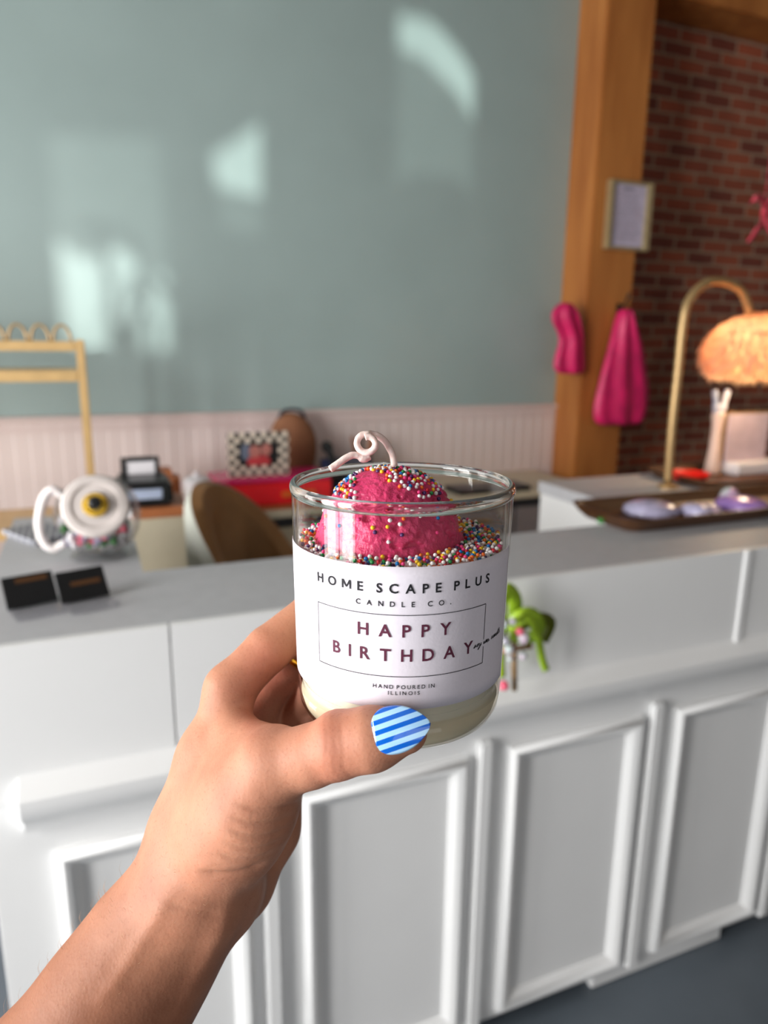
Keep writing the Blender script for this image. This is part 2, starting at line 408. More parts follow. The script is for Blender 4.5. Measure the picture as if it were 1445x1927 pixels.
obj('added_window', t, 'white', kind='structure')  # frame of the added opening, out of view
# unseen shop front: three openings shaped to throw sun patches on the teal wall
def back_proj(x, z, y=YF):
    k = (WY - y) / SUN_DIR.y
    return x - SUN_DIR.x * k, z - SUN_DIR.z * k
def patch(pts): return [back_proj(*p) for p in pts]
arc3 = [(1.29, 2.13), (1.345, 2.2), (1.4, 2.24), (1.6, 2.24), (1.65, 2.2), (1.69, 2.11), (1.68, 2.66), (1.62, 2.73), (1.52, 2.81), (1.4, 2.88), (1.29, 2.93)]
p1 = [(-.09, 1.50), (.0, 1.47), (.325, 1.47), (.325, 2.29), (-.09, 2.25)]
p2 = [(.53, 1.95), (.71, 1.93), (.72, 2.40), (.62, 2.32), (.5, 2.24)]
wall_with_holes('wall_front', 'plaster', 'y', YF, -.12, XL, XR, FZ, ZC, [patch(p1), patch(p2), patch(arc3)])

# unseen sheer panels and plant stand, added to dim and shadow the sun patches
sheer, nt_s, p_s = newmat('sun_dimmer_sheet')
trn = nt_s.nodes.new('ShaderNodeBsdfTransparent'); mxs = nt_s.nodes.new('ShaderNodeMixShader'); mxs.inputs[0].default_value = .62
p_s.inputs[0].default_value = srgb(230, 230, 226)
nt_s.links.new(trn.outputs[0], mxs.inputs[1]); nt_s.links.new(p_s.outputs[0], mxs.inputs[2]); nt_s.links.new(mxs.outputs[0], nt_s.nodes['Material Output'].inputs[0])
def plate(pts, y, th=.002):
    bm = B(); w = [back_proj(x, z, y) for x, z in pts]
    f = bm.faces.new([bm.verts.new((x, y, z)) for x, z in w]); g = bmesh.ops.extrude_face_region(bm, geom=[f])
    bmesh.ops.translate(bm, verts=[v for v in g['geom'] if isinstance(v, bmesh.types.BMVert)], vec=(0, th, 0)); return bm
for pts, lb in (([(-.15, 2.35), (.40, 2.35), (.40, 1.80), (.25, 1.75), (.16, 1.86), (.02, 1.80), (-.15, 1.95)], 'unseen sheer panel added to dim the left sun patch on the teal wall'),
                ([(1.25, 2.72), (1.42, 2.70), (1.60, 2.58), (1.75, 2.40), (1.75, 2.05), (1.25, 2.05)], 'unseen sheer panel added to dim the right sun patch on the teal wall'),
                ([(.45, 2.12), (.75, 2.08), (.75, 1.88), (.45, 1.88)], 'unseen sheer panel added to dim the middle sun patch on the teal wall')):
    tag(obj('sun_dimmer', plate(pts, YF + .02), sheer), lb, 'sun dimmer')
yp = YF + .35
def bp3(x, z): a, b = back_proj(x, z, yp); return (a, yp, b)
fx, _, _ = bp3(.08, 1.4)
fst = thing('shadow_plant', 'unseen plant stand with arching stems, added to cast shadows on the teal wall', 'plant', (fx, yp, FZ))
bm = B(); tube(bm, [bp3(.09, 1.95), bp3(.11, 1.7), (fx, yp, FZ)], .02, 8); obj('pole', bm, 'dark', fst, smooth=True)
bm = B(); tube(bm, [bp3(.0, 1.93), bp3(.18, 1.92), bp3(.24, 1.84)], .018, 8); obj('arm', bm, 'dark', fst, smooth=True)
bm = B(); lathe(bm, [(0, FZ), (.16, FZ), (.16, FZ + .03), (.03, FZ + .05), (0, FZ + .05)], (fx, yp, 0), 28); obj('base', bm, 'dark', fst, auto=True)
for pts in ([(.17, 1.45), (.17, 1.62), (.22, 1.76), (.30, 1.72), (.36, 1.62)], [(.19, 1.45), (.20, 1.58), (.25, 1.66), (.24, 1.72), (.19, 1.66)], [(.24, 1.42), (.26, 1.54), (.24, 1.64)], [(.14, 1.45), (.13, 1.55), (.08, 1.62)]):
    bm = B(); tube(bm, smooth_path([bp3(*q) for q in pts]), .016, 8); obj('stem', bm, 'green', fst, smooth=True)

# ------------------------------------------------------------------ timber post and beam
post = thing('timber_post', 'honey-coloured square timber post between teal wall and brick wall', 'post', (2.35, 3.0, FZ))
bm = B(); box(bm, 2.218, 2.487, 2.9, 3.3, FZ, ZC, .006); obj('post', bm, 'wood', post)
bm = B(); box(bm, 2.487, XR, 3.05, 3.29, 3.13, 3.4, .006)
tag(obj('timber_beam', bm, 'wood'), 'honey-coloured timber beam running along the top of the brick wall', 'beam')

# ================================================================== RECEPTION COUNTER
FY = 1.13
ct = thing('reception_counter', 'white reception counter front with raised panel mouldings under the grey top', 'counter', (.7, 1.25, FZ))
bm = B(); box(bm, -.2, 1.6, FY + .002, 1.42, .0, 1.02, .002); obj('carcass', bm, 'white', ct)
for x0, x1 in ((-.2, .09), (.0925, 1.337), (1.357, 1.6)):
    bm = B(); box(bm, x0, x1, FY - .012, FY + .002, .80, 1.06, .0012); obj('fascia_board', bm, 'white', ct)
bm = B(); box(bm, 1.337, 1.357, FY - .017, FY + .002, .80, 1.06, .002); obj('cover_strip', bm, 'white', ct)
prof = [(FY + .003, .742), (FY - .010, .742), (FY - .012, .756), (FY - .02, .768), (FY - .034, .778), (FY - .042, .79), (FY - .044, .808), (FY - .044, .818), (FY - .03, .83), (FY - .016, .838), (FY - .012, .846), (FY + .003, .846)]
bm = B(); prism_yz(bm, prof, -.146, 1.615); obj('ledge_moulding', bm, 'white', ct, auto=True)
for k in range(5):
    x1 = -.185 + .02 + .4375 * k if k == 0 else .26 + .445 * (k - 1)
    x1 = -.15 if k == 0 else x1
    bm = B()
    if k == 0: box(bm, -.2, -.146, FY - .046, FY + .003, .003, .846, .006)
    else: box(bm, x1 - .032, x1, FY - .016, FY + .003, .005, .722, .005); obj('divider_strip', bm, 'white', ct)
def panel_frame(x0, x1, z0, z1, w, d):
    bm = B()
    # mitred moulding: profile swept around the rectangle
    pr = [(0, .0), (0, .008), (.006, d), (.012, d + .003), (w * .55, d), (w * .8, .008), (w, .004), (w, 0)]
    loops = []
    for off, h in pr:
        loops.append([bm.verts.new((x, FY + .003 - h, z)) for x, z in ((x0 + off, z0 + off), (x1 - off, z0 + off), (x1 - off, z1 - off), (x0 + off, z1 - off))])
    for a, b in zip(loops[:-1], loops[1:]):
        for i in range(4): j = (i + 1) % 4; bm.faces.new((a[i], a[j], b[j], b[i]))
    return bm
for k in range(4):
    a = -.185 + .445 * k if k else -.15
    x1 = .26 + .445 * k - .032 - .02
    x0 = (.26 + .445 * (k - 1) + .045) if k else -.108
    obj('panel_frame', panel_frame(x0, x1, .022, .694, .038, .018), 'white', ct, auto=True)
for x0, x1 in ((1.03, 1.45), (.02, .40)):
    bm = B(); box(bm, x0, x1, FY + .004, 1.3, FZ, .002, .003); obj('foot', bm, 'white', ct)

# left and right wings
for nm, x0, x1, lab in (('left', -.2, .07, 'white side wing of the counter carrying the candy jar'), ('right', 1.38, 2.3, 'white side wing of the counter carrying the arched gold lamp')):
    wt = thing('counter_wing', lab, 'counter', ((x0 + x1) / 2, 1.7, FZ))
    bm = B(); box(bm, x0 + .002, x1 - .01, 1.423, 1.98, FZ, 1.02, .003); obj('carcass', bm, 'white', wt)
bm = B()
zt0, zt1 = 1.022, 1.06
outline = [(-.2, 1.1325), (1.62, 1.1325), (1.62, 1.35), (2.31, 1.35), (2.31, 1.985), (1.377, 1.985), (1.377, 1.42), (.072, 1.42), (.072, 1.985), (-.2, 1.985)]
vb = [bm.verts.new((x, y, zt0)) for x, y in outline]; f = bm.faces.new(vb)
g = bmesh.ops.extrude_face_region(bm, geom=[f]); bmesh.ops.translate(bm, verts=[v for v in g['geom'] if isinstance(v, bmesh.types.BMVert)], vec=(0, 0, zt1 - zt0))
tag(obj('countertop', bm, 'top'), 'grey u-shaped worktop lying over the white reception counter', 'countertop')

# ================================================================== BACK DESK AND WHAT STANDS ON IT
DZ = .88
dk = thing('back_desk', 'low beige desk standing along the blush beadboard wall', 'desk', (.9, 2.85, FZ))
bm = B(); box(bm, .26, 2.1, 2.6, 3.08, DZ - .03, DZ, .004); obj('desk_top', bm, 'beige', dk)
bm = B(); box(bm, .28, 2.08, 2.66, 3.07, FZ, DZ - .031, .003); obj('carcass', bm, 'dark', dk)
for k in range(5):
    for z0, z1 in ((.52, .80), (.2, .50), (FZ + .03, .18)):
        x0 = .28 + k * .36
        bm = B(); box(bm, x0 + .006, x0 + .354, 2.64, 2.66, z0, z1, .004); dr = obj('drawer', bm, 'mauve' if k > 2 else 'beige', dk)
        bm = B(); box(bm, x0 + .13, x0 + .23, 2.625, 2.64, z1 - .05, z1 - .035, .003); obj('handle', bm, 'brass', dr)
# tan leather blotter/top on the left part
p0 = at_z(305, 965, DZ); p1_ = at_z(560, 945, DZ)
bm = B(); box(bm, p0.x, p1_.x + .1, 2.62, 2.98, DZ, DZ + .006, .002)
tag(obj('desk_mat', bm, 'deskwood'), 'tan desk mat under the red organiser on the back desk', 'desk mat')
# red organiser
a = at_z(392, 935, DZ); b_ = at_z(622, 940, DZ)
rx0, rx1, ry = a.x + .02, a.x + .45, 2.68
ro = thing('desk_organiser', 'bright red acrylic organiser tray under the checkered photo frame', 'organiser', ((rx0 + rx1) / 2, ry + .1, DZ + .006))
bm = B(); box(bm, rx0, rx1, ry, ry + .2, DZ + .006, DZ + .10, .008); obj('box', bm, 'red', ro)
bm = B(); box(bm, rx0 - .03, rx1 - .01, ry - .012, ry + .21, DZ + .10, DZ + .115, .004); obj('lid', bm, 'magenta', ro)
bm = B(); box(bm, rx0 + .22, rx0 + .36, ry - .014, ry, DZ + .035, DZ + .06, .006); obj('handle', bm, 'orange', ro)
# checkered frame
c = at_y(487, 836, ry + .05)
hw, hh = (at_y(545, 836, ry + .05).x - at_y(430, 836, ry + .05).x) / 2, (at_y(487, 794, ry + .05).z - at_y(487, 877, ry + .05).z) / 2
zb = DZ + .115
cf = thing('photo_frame', 'black and cream checkered photo frame standing on the red organiser', 'photo frame', (c.x, ry + .06, zb))
fx0, fx1, fz0, fz1 = c.x - hw, c.x + hw, zb, zb + 2 * hh
bm = B(); w_ = .042
box(bm, fx0, fx0 + w_, ry + .05, ry + .065, fz0, fz1, .002); box(bm, fx1 - w_, fx1, ry + .05, ry + .065, fz0, fz1, .002)
box(bm, fx0 + w_, fx1 - w_, ry + .05, ry + .065, fz0, fz0 + w_, .002); box(bm, fx0 + w_, fx1 - w_, ry + .05, ry + .065, fz1 - w_, fz1, .002)
obj('frame', bm, 'checker', cf)
bm = B(); box(bm, fx0 + .02, fx1 - .02, ry + .066, ry + .072, fz0, fz1 - .02); obj('backing', bm, 'black', cf)
bm = B(); box(bm, fx0 + w_, fx1 - w_, ry + .06, ry + .064, fz0 + w_, fz1 - w_); ph = obj('photo', bm, 'black', cf)
bm = B()
sphere(bm, (c.x - .015, ry + .058, zb + hh + .01), .024, 2, (1, .04, 1.1)); sphere(bm, (c.x + .03, ry + .058, zb + hh + .016), .022, 2, (1, .04, 1.1))
obj('printed_faces', bm, mat('print_skin', (190, 120, 110), .5), ph)
bm = B(); sphere(bm, (c.x + .0, ry + .059, zb + hh - .03), .045, 2, (1.1, .05, .6)); obj('printed_clothes', bm, mat('print_red', (196, 60, 66), .5), ph)
bm = B(); sphere(bm, (c.x - .05, ry + .0595, zb + hh + .01), .025, 2, (.8, .05, 1.4)); obj('printed_background', bm, mat('print_blue', (110, 120, 140), .5), ph)
# small white candle-like jar, tan pouch, brown ball, black scissors holder
q = at_y(368, 868, 2.78)
jw = thing('white_jar', 'small white lidded jar beside the red organiser', 'jar', (q.x, 2.78, DZ))
bm = B(); lathe(bm, [(0, 0), (.045, 0), (.05, .01), (.05, .07), (.046, .075), (0, .075)], (q.x, 2.78, DZ + .006), 28); obj('body', bm, 'white', jw, auto=True)
bm = B(); lathe(bm, [(0, .076), (.053, .076), (.053, .1), (.04, .11), (.012, .113), (.012, .13), (0, .132)], (q.x, 2.78, DZ + .006), 28); obj('lid', bm, 'paper', jw, auto=True)
q = at_y(308, 905, 2.8)
bm = B(); box(bm, q.x - .07, q.x + .06, 2.75, 2.9, DZ + .006, DZ + .15, .03, seg=4); o = obj('leather_case', bm, 'deskwood', auto=True)
tag(o, 'tan leather case standing between printer and red organiser', 'case')
q = at_y(560, 850, 2.9)
bt = thing('brown_bag', 'brown rounded bag behind the checkered photo frame', 'bag', (q.x, 2.9, DZ))
bm = B(); sphere(bm, (q.x, 2.99, DZ + .175), .16, 3, (.7, .4, 1.0))
for v in bm.verts: v.co += noise.noise_vector(v.co * 9) * .012
obj('body', bm, mat('brown_cloth', (150, 100, 70), .8, bump=.2), bt, smooth=True)
bm = B(); tube(bm, smooth_path([(q.x - .06, 2.99, DZ + .27), (q.x - .04, 2.98, DZ + .34), (q.x + .04, 2.98, DZ + .34), (q.x + .06, 2.99, DZ + .27)]), .008, 8); obj('handle', bm, 'dark', bt, smooth=True)
# desk phone / dispenser seen left of and behind the wick
q = at_y(632, 860, 2.75)
tp = thing('desk_phone', 'dark desk telephone behind the candle rim', 'telephone', (q.x, 2.8, DZ))
bm = B(); prism_yz(bm, [(2.70, DZ + .006), (2.9, DZ + .006), (2.9, DZ + .14), (2.86, DZ + .15), (2.70, DZ + .04)], q.x - .02, q.x + .17); obj('base', bm, 'pen', tp)
bm = B(); tube(bm, smooth_path([(q.x - .0, 2.88, DZ + .2), (q.x, 2.84, DZ + .185), (q.x, 2.78, DZ + .14), (q.x, 2.72, DZ + .085)]), [.024] * 5 + [.015] * 9 + [.024] * 5, 12); obj('handset', bm, 'black', tp, smooth=True)
bm = B()
for i in range(4):
    for j in range(3): box(bm, q.x + .05 + j * .034, q.x + .074 + j * .034, 2.72 + i * .034, 2.742 + i * .034, DZ + .062 + i * .0235, DZ + .072 + i * .0235, .002)
obj('keypad', bm, 'mauve', tp)
q = at_y(690, 840, 2.85)
pc = thing('pen_pot', 'navy pen pot with brown pens behind the curled wick', 'pen pot', (q.x + .03, 2.98, DZ))
bm = B(); lathe(bm, [(0, 0), (.045, 0), (.045, .13), (.041, .13), (.041, .01), (0, .01)], (q.x + .03, 2.98, DZ), 24); obj('pot', bm, 'pen', pc, auto=True)
for k in range(5):
    bm = B(); a_ = k * 1.3; tube(bm, [(q.x + .03 + .015 * math.cos(a_), 2.98 + .015 * math.sin(a_), DZ + .02), (q.x + .03 + .05 * math.cos(a_), 2.98 + .045 * math.sin(a_), DZ + .22)], .007, 8); obj('pen', bm, 'brown' if k % 2 else 'deskwood', pc)
# black keyboard tray seen right of the candle
q0 = at_z(945, 905, DZ)
bm = B(); box(bm, 1.42, 1.78, 2.62, 2.76, DZ + .001, DZ + .022, .004)
kb = obj('keyboard', bm, 'black'); tag(kb, 'black keyboard on the back desk right of the candle', 'keyboard')

# ------------------------------------------------------------------ printer (on a low cabinet behind the left wing)
py_ = 2.25
q0, q1 = at_y(222, 948, py_), at_y(328, 955, py_)
ztop = at_y(275, 908, py_).z; zbot = at_y(275, 955, py_).z
cbn = thing('low_cabinet', 'small tan cabinet carrying the black receipt printer', 'cabinet', ((q0.x + q1.x) / 2, py_ + .12, FZ))
bm = B(); box(bm, q0.x - .12, q1.x + .04, py_ - .02, py_ + .215, FZ, zbot - .002, .004); obj('carcass', bm, 'deskwood', cbn)
bm = B(); box(bm, q0.x - .11, q1.x + .03, py_ - .035, py_ - .02, FZ + .05, zbot - .03, .004); obj('door', bm, 'beige', cbn)
pr_ = thing('printer', 'black desktop printer with a sheet standing in its rear tray', 'printer', ((q0.x + q1.x) / 2, py_ + .1, zbot))
bm = B(); box(bm, q0.x, q1.x, py_, py_ + .20, zbot, ztop, .012, seg=3); obj('body', bm, 'black', pr_)
bm = B(); s0, s1 = at_y(240, 932, py_), at_y(306, 936, py_); box(bm, s0.x, s1.x, py_ - .004, py_ + .002, s0.z - .016, s0.z + .014, .002); obj('paper_slot', bm, mat('pale_blue_paper', (176, 188, 214), .5), pr_)
s0, s1 = at_y(226, 862, py_ + .15), at_y(302, 910, py_ + .15)
bm = B(); t_ = .014
box(bm, s0.x, s0.x + t_, py_ + .15, py_ + .17, ztop - .01, s0.z, .003); box(bm, s1.x - t_, s1.x, py_ + .15, py_ + .17, ztop - .01, s0.z, .003); box(bm, s0.x + t_, s1.x - t_, py_ + .15, py_ + .17, s0.z - t_, s0.z, .003)
obj('paper_guide', bm, 'black', pr_)
bm = B(); box(bm, s0.x + t_, s1.x - t_, py_ + .158, py_ + .162, ztop - .005, s0.z - t_); obj('sheet', bm, 'paper', pr_)

# ------------------------------------------------------------------ chair behind the counter
cy_ = 1.86
tp0 = at_y(440, 916, cy_)
ch = thing('tub_chair', 'cream and tan tub chair tucked in behind the counter', 'chair', (tp0.x, cy_ + .1, FZ))
R0 = .185; cxh = tp0.x + .07; cyh = cy_ - .02
bm = B(); n = 40; rows = []
for i in range(n + 1):
    t_ = 2 * i / n - 1; a_ = math.radians(140 + 105 * t_)
    h = tp0.z - .30 * abs(t_) ** 2
    col_ = []
    for (rr, zz) in ((R0 - .05, .45), (R0 - .05, h - .04), (R0 - .03, h - .008), (R0, h), (R0 + .018, h - .03), (R0 + .01, .42)):
        col_.append(bm.verts.new((cxh + rr * math.cos(a_) * 1.0, cyh + rr * math.sin(a_), zz)))
    rows.append(col_)
for a_, b_ in zip(rows[:-1], rows[1:]):
    for k in range(6): bm.faces.new((a_[k], a_[(k + 1) % 6], b_[(k + 1) % 6], b_[k]))
bm.faces.new(rows[0]); bm.faces.new(rows[-1][::-1])
sh = obj('backrest', bm, ['fabric', 'leather'], ch, auto=True)
for p_ in sh.data.polygons:
    if math.hypot(p_.center.x - cxh, p_.center.y - cyh) < R0 + .006: p_.material_index = 1
bm = B(); lathe(bm, [(0, .38), (.12, .38), (.13, .40), (.13, .47), (.12, .49), (0, .495)], (cxh, cyh, 0), 36); obj('seat', bm, 'leather', ch, auto=True)
for k in range(4):
    a_ = PI / 4 + k * PI / 2
    bm = B(); tube(bm, [(cxh + .10 * math.cos(a_), cyh + .10 * math.sin(a_), .385), (cxh + .2 * math.cos(a_), cyh + .2 * math.sin(a_), FZ)], [.016, .010], 10); obj('leg', bm, 'gold', ch, smooth=True)

# ------------------------------------------------------------------ gold rack at left
ry_ = 2.5
pt, pb = at_y(150, 640, ry_), at_y(172, 905, ry_)
PX = (pt.x + pb.x) / 2
rk = thing('gold_rack', 'slim gold metal rack with looped top rail against the teal wall', 'rack', (PX - .45, ry_, FZ))
ztp, zs0, zs1 = at_y(60, 651, ry_).z, at_y(60, 705, ry_).z, at_y(60, 722, ry_).z
for x in (PX - .95, PX):
    for y in (ry_, ry_ + .3):
        bm = B(); box(bm, x - .013, x + .013, y - .013, y + .013, FZ, ztp + .02, .003); obj('upright', bm, 'goldpaint', rk)
for y in (ry_, ry_ + .3):
    bm = B(); box(bm, PX - .937, PX - .013, y - .012, y + .012, ztp - .015, ztp + .015, .003); obj('top_rail', bm, 'goldpaint', rk)
for zc in (zs0, .9, .5, .15):
    bm = B(); box(bm, PX - .937, PX - .013, ry_ - .012, ry_ + .312, zc - .022, zc + .012, .003); obj('shelf', bm, 'goldpaint', rk)
for k in range(14):
    xk = PX - .05 - k * .062
    bm = B(); tube(bm, [(xk + .026 * math.cos(t_), ry_, ztp + .014 + .05 * math.sin(t_)) for t_ in np.linspace(0, PI, 14)], .0045, 8); obj('loop', bm, 'brass', rk, smooth=True)

# ------------------------------------------------------------------ slanted candy jar on the left wing
T = 1.06
lc = at_y(180, 970, 1.47)                 # lid centre
cj = thing('candy_jar', 'slant-fronted glass candy jar with gold medallion lid on the counter', 'jar', (lc.x - .02, 1.56, T))
dirn = (Vector((-.03, -.86, .42))).normalized()
body_c = Vector((lc.x + .004, 1.56, T + .087))
mt = Matrix.Translation(body_c) @ dirn.to_track_quat('Z', 'Y').to_matrix().to_4x4() @ Matrix.Scale(.93, 4)
bm = B(); lathe(bm, [(0, -.078), (.045, -.076), (.075, -.06), (.09, -.02), (.09, .02), (.08, .05), (.060, .070), (.060, .082), (.057, .082), (.057, .070), (.077, .048), (.086, .02), (.086, -.018), (.072, -.056), (.043, -.072), (0, -.074)], n=48, mtx=mt); obj('glass_body', bm, 'curlglass', cj, auto=True)
bm = B(); lathe(bm, [(0, .088), (.064, .083), (.068, .085), (.068, .097), (.063, .103), (.05, .104), (.046, .1), (0, .103)], n=48, mtx=mt); ld = obj('lid', bm, mat('cream_enamel', (214, 204, 200), .25), cj, auto=True)
bm = B()
for k in range(26):
    a_ = k * 2 * PI / 26; sphere(bm, (.022 * math.cos(a_), .022 * math.sin(a_), .106), .0055, 1, (1, 1, .8), mt)
    sphere(bm, (.015 * math.cos(a_ + .1), .015 * math.sin(a_ + .1), .108), .0045, 1, (1, 1, .8), mt)
obj('gold_medallion', bm, mat('bright_gold', (206, 168, 60), .3, .8), ld, smooth=True)
bm = B(); lathe(bm, [(0, .104), (.008, .105), (.007, .114), (.012, .12), (.0125, .127), (.008, .132), (0, .133)], n=24, mtx=mt); obj('knob', bm, 'black', ld, auto=True)
bm = B(); lathe(bm, [(.0, 0), (.055, 0), (.06, .006), (.05, .012), (0, .013)], (body_c.x, body_c.y, T), 32); obj('foot', bm, 'curlglass', cj, auto=True)
# pale handle-like glass rim at its left
bm = B(); pp = [at_y(x, y, 1.56) for x, y in ((125, 938), (100, 922), (84, 935), (75, 965), (74, 995), (84, 1022), (102, 1032), (122, 1022))]
tube(bm, smooth_path(pp), .009, 10); obj('handle', bm, 'wwax', cj, smooth=True)
mats = ['paper', 'rose', 'green', 'paper', 'lilac', 'paper']
k = 0
for (x, y, yy) in ((150, 1050, 1.52), (172, 1062, 1.50), (196, 1052, 1.52), (222, 1052, 1.55), (128, 1040, 1.56), (160, 1030, 1.57), (205, 1032, 1.57), (230, 1030, 1.6), (110, 1010, 1.6), (95, 990, 1.62), (180, 1075, 1.5), (140, 1068, 1.52)):
    c_ = at_y(x, y, yy); c_.z = max(c_.z, T + .022)
    d_ = c_ - body_c
    if d_.length > .056: c_ = body_c + d_ * (.056 / d_.length); c_.z = max(c_.z, T + .02)
    bm = B(); sphere(bm, c_, .0145, 2, (1.15, .9, .8))
    for v in bm.verts: v.co += noise.noise_vector(v.co * 90) * .002
    for s in (-1, 1): lathe(bm, [(0, .014), (.004, .016), (.012, .028), (.010, .029), (0, .018)], n=10, mtx=Matrix.Translation(c_) @ Matrix.Rotation(s * PI / 2 + rnd.uniform(-.4, .4), 4, 'Y') @ Matrix.Rotation(.3, 4, 'X'))
    o = obj('wrapped_sweet', bm, mats[k % 6], smooth=True)
    tag(o, 'sweet in a twisted paper wrapper inside the slant-fronted glass jar', 'sweet', 'wrapped sweets in the glass candy jar'); k += 1

# striped notepads
for (cx_, cy2, dx, dy, rz, lab) in ((250, 968, .06, .09, -.35, 'grey pinstriped notepad lying behind the candy jar beside the printer'), (55, 1010, .05, .08, .5, 'grey pinstriped notepad at the left end of the counter')):
    c_ = at_z(cx_, cy2, T) if cx_ < 100 else at_z(cx_ - 8, cy2 + 3, T)
    c_.x = min(max(c_.x, -.13), .0)
    c_.y = min(c_.y, 1.88)
    bm = B(); box(bm, -dx, dx, -dy, dy, 0, .012, .001, Matrix.Translation(c_) @ Matrix.Rotation(rz, 4, 'Z'))
    tag(obj('notepad', bm, 'stripe'), lab, 'notepad')

# business-card holders
def card_stand(px, py, lab, glow):
    c_ = at_y(px, py, 1.30)
    zc = T
    ang = math.radians(-14)
    base = Vector((c_.x, 1.27, T))
    s = thing('card_stand', lab, 'card holder', base, 0, 'card holders on the counter edge')
    Rm = Matrix.Translation(base) @ Matrix.Rotation(math.radians(16), 4, 'Z')
    bm = B(); box(bm, -.038, .038, -.045, .03, 0, .004, .001, Rm)
    box(bm, -.038, .038, -.047, -.044, 0, .014, .0008, Rm)
    obj('acrylic_base', bm, 'clear', s)
    Rt = Rm @ Matrix.Translation((0, .012, .004)) @ Matrix.Rotation(math.radians(-38), 4, 'X')
    bm = B(); box(bm, -.040, .040, .004, .006, 0, .058, .0006, Rt); obj('acrylic_back', bm, 'clear', s)
    bm = B(); box(bm, -.040, .040, -.004, .0035, .0, .056, .0006, Rt); cd = obj('card_stack', bm, 'black', s)
    bm = B(); box(bm, -.02, .03, -.0046, -.0042, .026 if not glow else .042, .034 if not glow else .05, 0, Rt); obj('print', bm, mat('bronze_print', (92, 58, 28), .5), cd)
    return s
card_stand(68, 1128, 'black business cards in a clear acrylic stand, the left one', True)
card_stand(166, 1118, 'black business cards in a clear acrylic stand, nearest the candy jar', False)

# ================================================================== RIGHT WING: lamp, trays, shells
LY = 1.75
pole_pts = [at_y(1256, 917, LY)] ; pole_pts[0].z = T + .012
base_p = Vector((pole_pts[0].x, LY, T))
path = [base_p + Vector((0, 0, .012))] + [at_y(x, y, LY) for x, y in ((1265, 800), (1276, 700), (1285, 612), (1297, 565), (1328, 533), (1362, 530), (1395, 548), (1412, 592))]
lp = thing('arched_lamp', 'arched brass table lamp with a glowing feather shade in front of brick', 'lamp', base_p)
bm = B(); tube(bm, smooth_path(path, 6), .0135, 14); obj('pole', bm, 'brass', lp, smooth=True)
bm = B(); lathe(bm, [(0, 0), (.03, 0), (.03, .01), (.016, .014), (.0, .014)], base_p, 32); obj('base', bm, 'brass', lp, auto=True)
sc_ = at_y(1428, 655, LY)
shd = None
bm = B(); lathe(bm, [(.02, .105), (.08, .098), (.13, .07), (.16, .02), (.162, -.02), (.145, -.055), (.115, -.08)], sc_, 40); shd = obj('lamp_shade', bm, 'feather', lp, smooth=True)
bm = B()
for k in range(4500):
    th = rnd.uniform(0, 2 * PI); u = rnd.uniform(-.78, 1.0); ph_ = math.asin(u)
    nrm = Vector((math.cos(ph_) * math.cos(th), math.cos(ph_) * math.sin(th), math.sin(ph_)))
    p_ = sc_ + Vector((nrm.x * .165, nrm.y * .165, nrm.z * .105))
    tn = Vector((-nrm.x * nrm.z, -nrm.y * nrm.z, -(1 - nrm.z ** 2))) ; tn = (tn + Vector((rnd.gauss(0, .3), rnd.gauss(0, .3), -.1))).normalized()
    L = rnd.uniform(.022, .038); sd = tn.cross(nrm).normalized() * rnd.uniform(.0012, .0026)
    pts_ = [p_, p_ + tn * L * .5 + nrm * .012, p_ + tn * L + nrm * rnd.uniform(.004, .022)]
    vs = [bm.verts.new(pts_[0] - sd * .5), bm.verts.new(pts_[0] + sd * .5), bm.verts.new(pts_[1] + sd), bm.verts.new(pts_[1] - sd), bm.verts.new(pts_[2])]
    bm.faces.new(vs[:4]); bm.faces.new((vs[3], vs[2], vs[4]))
fe = obj('feathers', bm, 'feather', shd, kind='stuff')
bm = B(); sphere(bm, sc_ + Vector((0, 0, -.01)), .03, 3)
obj('bulb', bm, mat('lit_bulb', (255, 220, 150), .4, emis=((255, 196, 100), 6)), lp, smooth=True)
pl = bpy.data.lights.new('lamp_light', 'POINT'); pl.energy = 3.2; pl.color = (1.0, .80, .52); pl.shadow_soft_size = .04
plo = bpy.data.objects.new('lamp_light', pl); COL.objects.link(plo); plo.location = sc_ + Vector((0, 0, -.055))

def wood_tray(nm, x0, x1, y0, y1, z, lab, h=.03):
    s = thing(nm, lab, 'tray', ((x0 + x1) / 2, (y0 + y1) / 2, z))
    bm = B()
    def rr(inset, n=5):
        pts = []
        r = .05 - inset * .5
        for (cx2, cy2, a0) in ((x1 - inset - r, y1 - inset - r, 0), (x0 + inset + r, y1 - inset - r, 90), (x0 + inset + r, y0 + inset + r, 180), (x1 - inset - r, y0 + inset + r, 270)):
            for k in range(n + 1):
                a = math.radians(a0 + 90 * k / n); pts.append((cx2 + r * math.cos(a), cy2 + r * math.sin(a)))
        return pts
    layers = [(.03, 0), (.012, h * .5), (0, h), (.01, h), (.03, h * .3), (.036, .006)]
    rings = [[bm.verts.new((x, y, z + zz)) for x, y in rr(i)] for i, zz in layers]
    n = len(rings[0])
    for a, b in zip(rings[:-1], rings[1:]):
        for i in range(n): j = (i + 1) % n; bm.faces.new((a[i], a[j], b[j], b[i]))
    bm.faces.new(rings[0][::-1]); bm.faces.new(rings[-1])
    obj('dish', bm, 'brown', s, auto=True); return s
f0 = at_z(1172, 1006, T); l0 = at_z(1138, 962, T)
wood_tray('wooden_tray', 1.17, 1.95, 1.30, 1.56, T, 'long walnut tray of pearly shells at the front of the right wing', .035)
